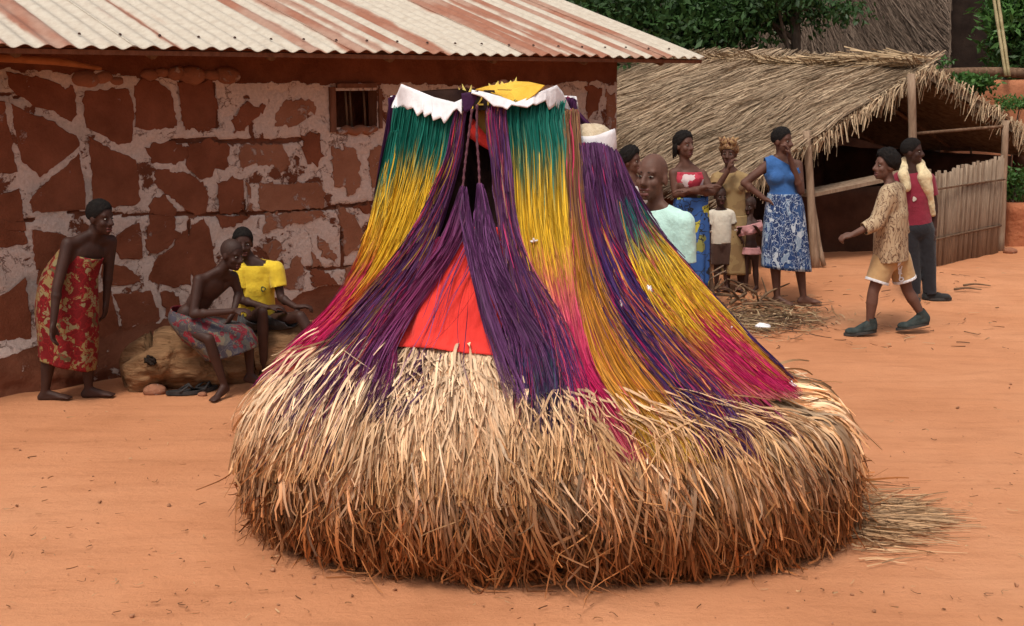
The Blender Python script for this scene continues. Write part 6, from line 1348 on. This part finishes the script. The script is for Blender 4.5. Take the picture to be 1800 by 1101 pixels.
o = obj("trunk", P.reshape(-1, 3), np.vstack((np.stack((i2[:-1], i3[:-1], i3[1:], i2[1:]), -1).reshape(-1, 4))), lgm, log, lb)
# root flare, worn fork and knot hole
me = voxel("root_fork", [caps(at_y(250,655,Yl-.1), .15, at_y(285,640,Yl-.1), .19), caps(at_y(280,650,Yl-.14), .13, at_y(345,648,Yl-.12), .10), caps(at_y(340,648,Yl-.12), .10, at_y(392,664,Yl-.05), .07), caps(at_y(248,655,Yl-.12), .12, at_y(238,688,Yl-.12), .06), caps(at_y(290,600,Yl), .08, at_y(330,625,Yl-.06), .13)], .016, 5)
wrinkle(me, .055, 5); wrinkle(me, .02, 15); me_set(me, me_np(me) - lb); me.materials.clear(); me.materials.append(lgm); me.polygons.foreach_set("use_smooth", np.ones(len(me.polygons), bool)); link("root_fork", me, log)
V, Fc = ellip(at_y(264, 634, Yl - .30), np.array((RT, (0, 1, 0), ZZ)), (.045, .012, .03)); V = V + .008 * RNG.normal(size=V.shape); obj("knot_hole", V, Fc, shade_black, log, lb)  # flat dark lens, painted in for the shade inside the hole
# sandals and stones
sb = at_ground(336, 692)
rub = M2("black_rubber", (.02, .018, .018), (.045, .04, .04), bump=.3, rough=.7)
def sandal(c, ang, lab):
    t = empty("sandal", c, lab, "sandal", "pair of sandals by the log"); a = np.linspace(0, 2 * math.pi, 29)[:-1]; d = np.array((math.cos(ang), math.sin(ang), 0)); s = np.array((-d[1], d[0], 0))
    out = c + (np.cos(a) * .135)[:, None] * d + (np.sin(a) * .05 * (1 + .25 * np.cos(a)))[:, None] * s + ZZ * .006
    obj("sole", np.vstack((out, out + ZZ * .028)), [tuple(range(28))[::-1], tuple(range(28, 56))] + [(i, (i + 1) % 28, 28 + (i + 1) % 28, 28 + i) for i in range(28)], rub, t, c, smooth=False)
    for sx in (-1, 1): MB().tube([c + d * .08 + ZZ * .03, c + d * .04 + s * sx * .03 + ZZ * .075, c - d * .03 + s * sx * .052 + ZZ * .03], .009, 6).build("strap", rub, t, c)
sandal(sb + np.array((-.05, -.03, 0)), .25, "black rubber sandal lying by the log, toe towards the wall"); sandal(sb + np.array((.08, .06, .0)), .9, "black rubber sandal crossing its pair beside the log")
def stone(px, py, r, mat, lab, s):
    c = at_ground(px, py); V, Fc = ellip((0, 0, 0), np.eye(3), (r * 1.3, r, r * .7), 14, 9); V = V * (1 + .3 * fbm(V[:, 0] / r + s, V[:, 1] / r, V[:, 2] / r))[:, None]; o = obj("stone", V + c + ZZ * r * .35, Fc, mat, base=c); tag(o, lab, "stone")
stone(272, 692, .075, mud2_mat, "rough brown stone lying before the log end", 3); stone(356, 696, .03, mud2_mat, "small pebble beside the sandals", 5); stone(1775, 445, .07, mud2_mat, "dark clod at the foot of the low mud wall", 8)
# brush pile
bp_ = at_ground(1268, 540); brush = empty("brush_pile", bp_, "heap of dry branches and brushwood behind the masquerade", "brushwood")
bm_ = M2("dry_twig", (.10, .055, .032), (.24, .15, .085), bump=.4, scale=9)
for k in range(30):
    a = bp_ + np.array((random.uniform(-.35, .55), random.uniform(-.3, .35), random.uniform(0.01, .12))); an_ = random.uniform(0, 6.28); el = random.uniform(-.05, .5); ln = random.uniform(.2, .55); d = np.array((math.cos(an_) * math.cos(el), math.sin(an_) * math.cos(el), math.sin(el)))
    b = a + d * ln; mid = (a + b) / 2 + RNG.normal(0, .05, 3); P = catmull([a, mid, b], 8); P[:, 2] = np.maximum(P[:, 2], ground_z(P[:, 0], P[:, 1]) + .012)
    MB().tube(P, np.linspace(.016, .006, 8) * random.uniform(.6, 1.4), 6).build("branch", bm_, brush, bp_)
for (x0, y0, x1, y1) in ((1218,506,1272,467),(1220,512,1276,476)):
    a, b = at_y(x0, y0, bp_[1] - .05), at_y(x1, y1, bp_[1]); MB().tube(catmull([a, (a + b) / 2 + ZZ * .02, b], 8), np.linspace(.012, .007, 8), 6).build("branch", pole_mat, brush, bp_)
MB().tube(catmull([at_ground(1250, 545), at_y(1248, 500, bp_[1]), at_y(1243, 470, bp_[1])], 8), np.linspace(.05, .035, 8), 9).build("stump", wood_mat, brush, bp_)
# straw and twig litter on the earth
def litter(name, n, f_pos, ln, rad, cols, label, flat=.01):
    t = np.linspace(0, 1, 4); c0 = np.array([f_pos() for _ in range(n)]); an_ = RNG.uniform(0, 6.28, n); L_ = RNG.uniform(ln[0], ln[1], n); d = np.stack((np.cos(an_), np.sin(an_), 0 * an_), -1)
    P = c0[:, None] + d[:, None] * (L_[:, None] * (t - .5))[..., None] + .015 * RNG.normal(size=(n, 1, 3)) * np.sin(t * 3)[None, :, None]
    P[..., 2] = ground_z(P[..., 0], P[..., 1]) + .012 + flat * RNG.random((n, 1)); c = np.array(cols)[RNG.integers(0, len(cols), n)][:, None, :] * RNG.uniform(.7, 1.2, (n, 1, 1)); c = np.broadcast_to(c, P.shape)
    V, Fq, Cc = strands_vf(P, np.full((n, 4), rad) * RNG.uniform(.6, 1.4, (n, 1)), c); o = obj(name, V, Fq, thatch_fib, col=Cc); tag(o, label, "litter", kind="stuff")
litter("straw_litter", 900, lambda: at_ground(random.gauss(1340, 60), random.gauss(562, 15)), (.05, .26), .004, [(.30,.20,.11), (.18,.10,.06), (.42,.30,.18), (.09,.055,.04)], "dry straw and twig litter by the brush pile", .03)
litter("twig_litter", 160, lambda: at_ground(random.uniform(1280, 1780), random.uniform(470, 620)), (.03, .16), .004, [(.22,.11,.06), (.12,.06,.035), (.40,.26,.15)], "scattered twigs on the earth near the shelter")
litter("fibre_litter", 420, lambda: at_ground(random.uniform(0, 1800), random.uniform(720, 1095)), (.008, .06), .0024, [(.25,.11,.05), (.12,.05,.025), (.48,.30,.16)], "stray fibres on the open earth")
pr = at_ground(1342, 580); mbp = []
V, Fc = ellip((0, 0, .03), np.eye(3), (.07, .05, .035), 14, 9); V = V * (1 + .6 * fbm(V[:, 0] * 40, V[:, 1] * 40, V[:, 2] * 40))[:, None]
o = obj("crumpled_paper", V + pr, Fc, white_cloth, base=pr, smooth=False); tag(o, "crumpled white paper scrap on the littered earth", "paper")
sn = at_ground(1690, 508)
for k, (px, py) in enumerate(((1700, 512), (1716, 505))):
    c = at_ground(px, py); o = MB().tube(catmull([c + np.array((-.14, 0, .02)), c + np.array((0, .03, .03)), c + np.array((.15, -.02, .02))], 8), np.linspace(.014, .007, 8), 6).build("fallen_stick", bm_, base=c)
    tag(o, ("short dry stick lying before the stick screen", "bent dry twig crossing the track near the screen")[k], "stick")

# grit and small clods on the open earth
n = 200; px = RNG.uniform(-20, 1820, n); py = 560 + 560 * RNG.random(n) ** .8; g0 = np.array([at_ground(a, b) for a, b in zip(px, py)])
ico, icf = ellip((0, 0, 0), np.eye(3), (1, 1, .7), 6, 4); rr = .0035 + .011 * RNG.random(n) ** 4; V = g0[:, None] + ico[None] * rr[:, None, None] * (1 + .35 * RNG.normal(size=(n, len(ico), 1))); V[..., 2] += .006
Fq = [tuple(i + k * len(ico) for i in f) for k in range(n) for f in icf]
o = obj("grit", V.reshape(-1, 3), Fq, M2("grit", (.20, .085, .042), (.46, .22, .12), scale=3, bump=.3)); tag(o, "loose grit and crumbs of earth across the square", "grit", kind="stuff")
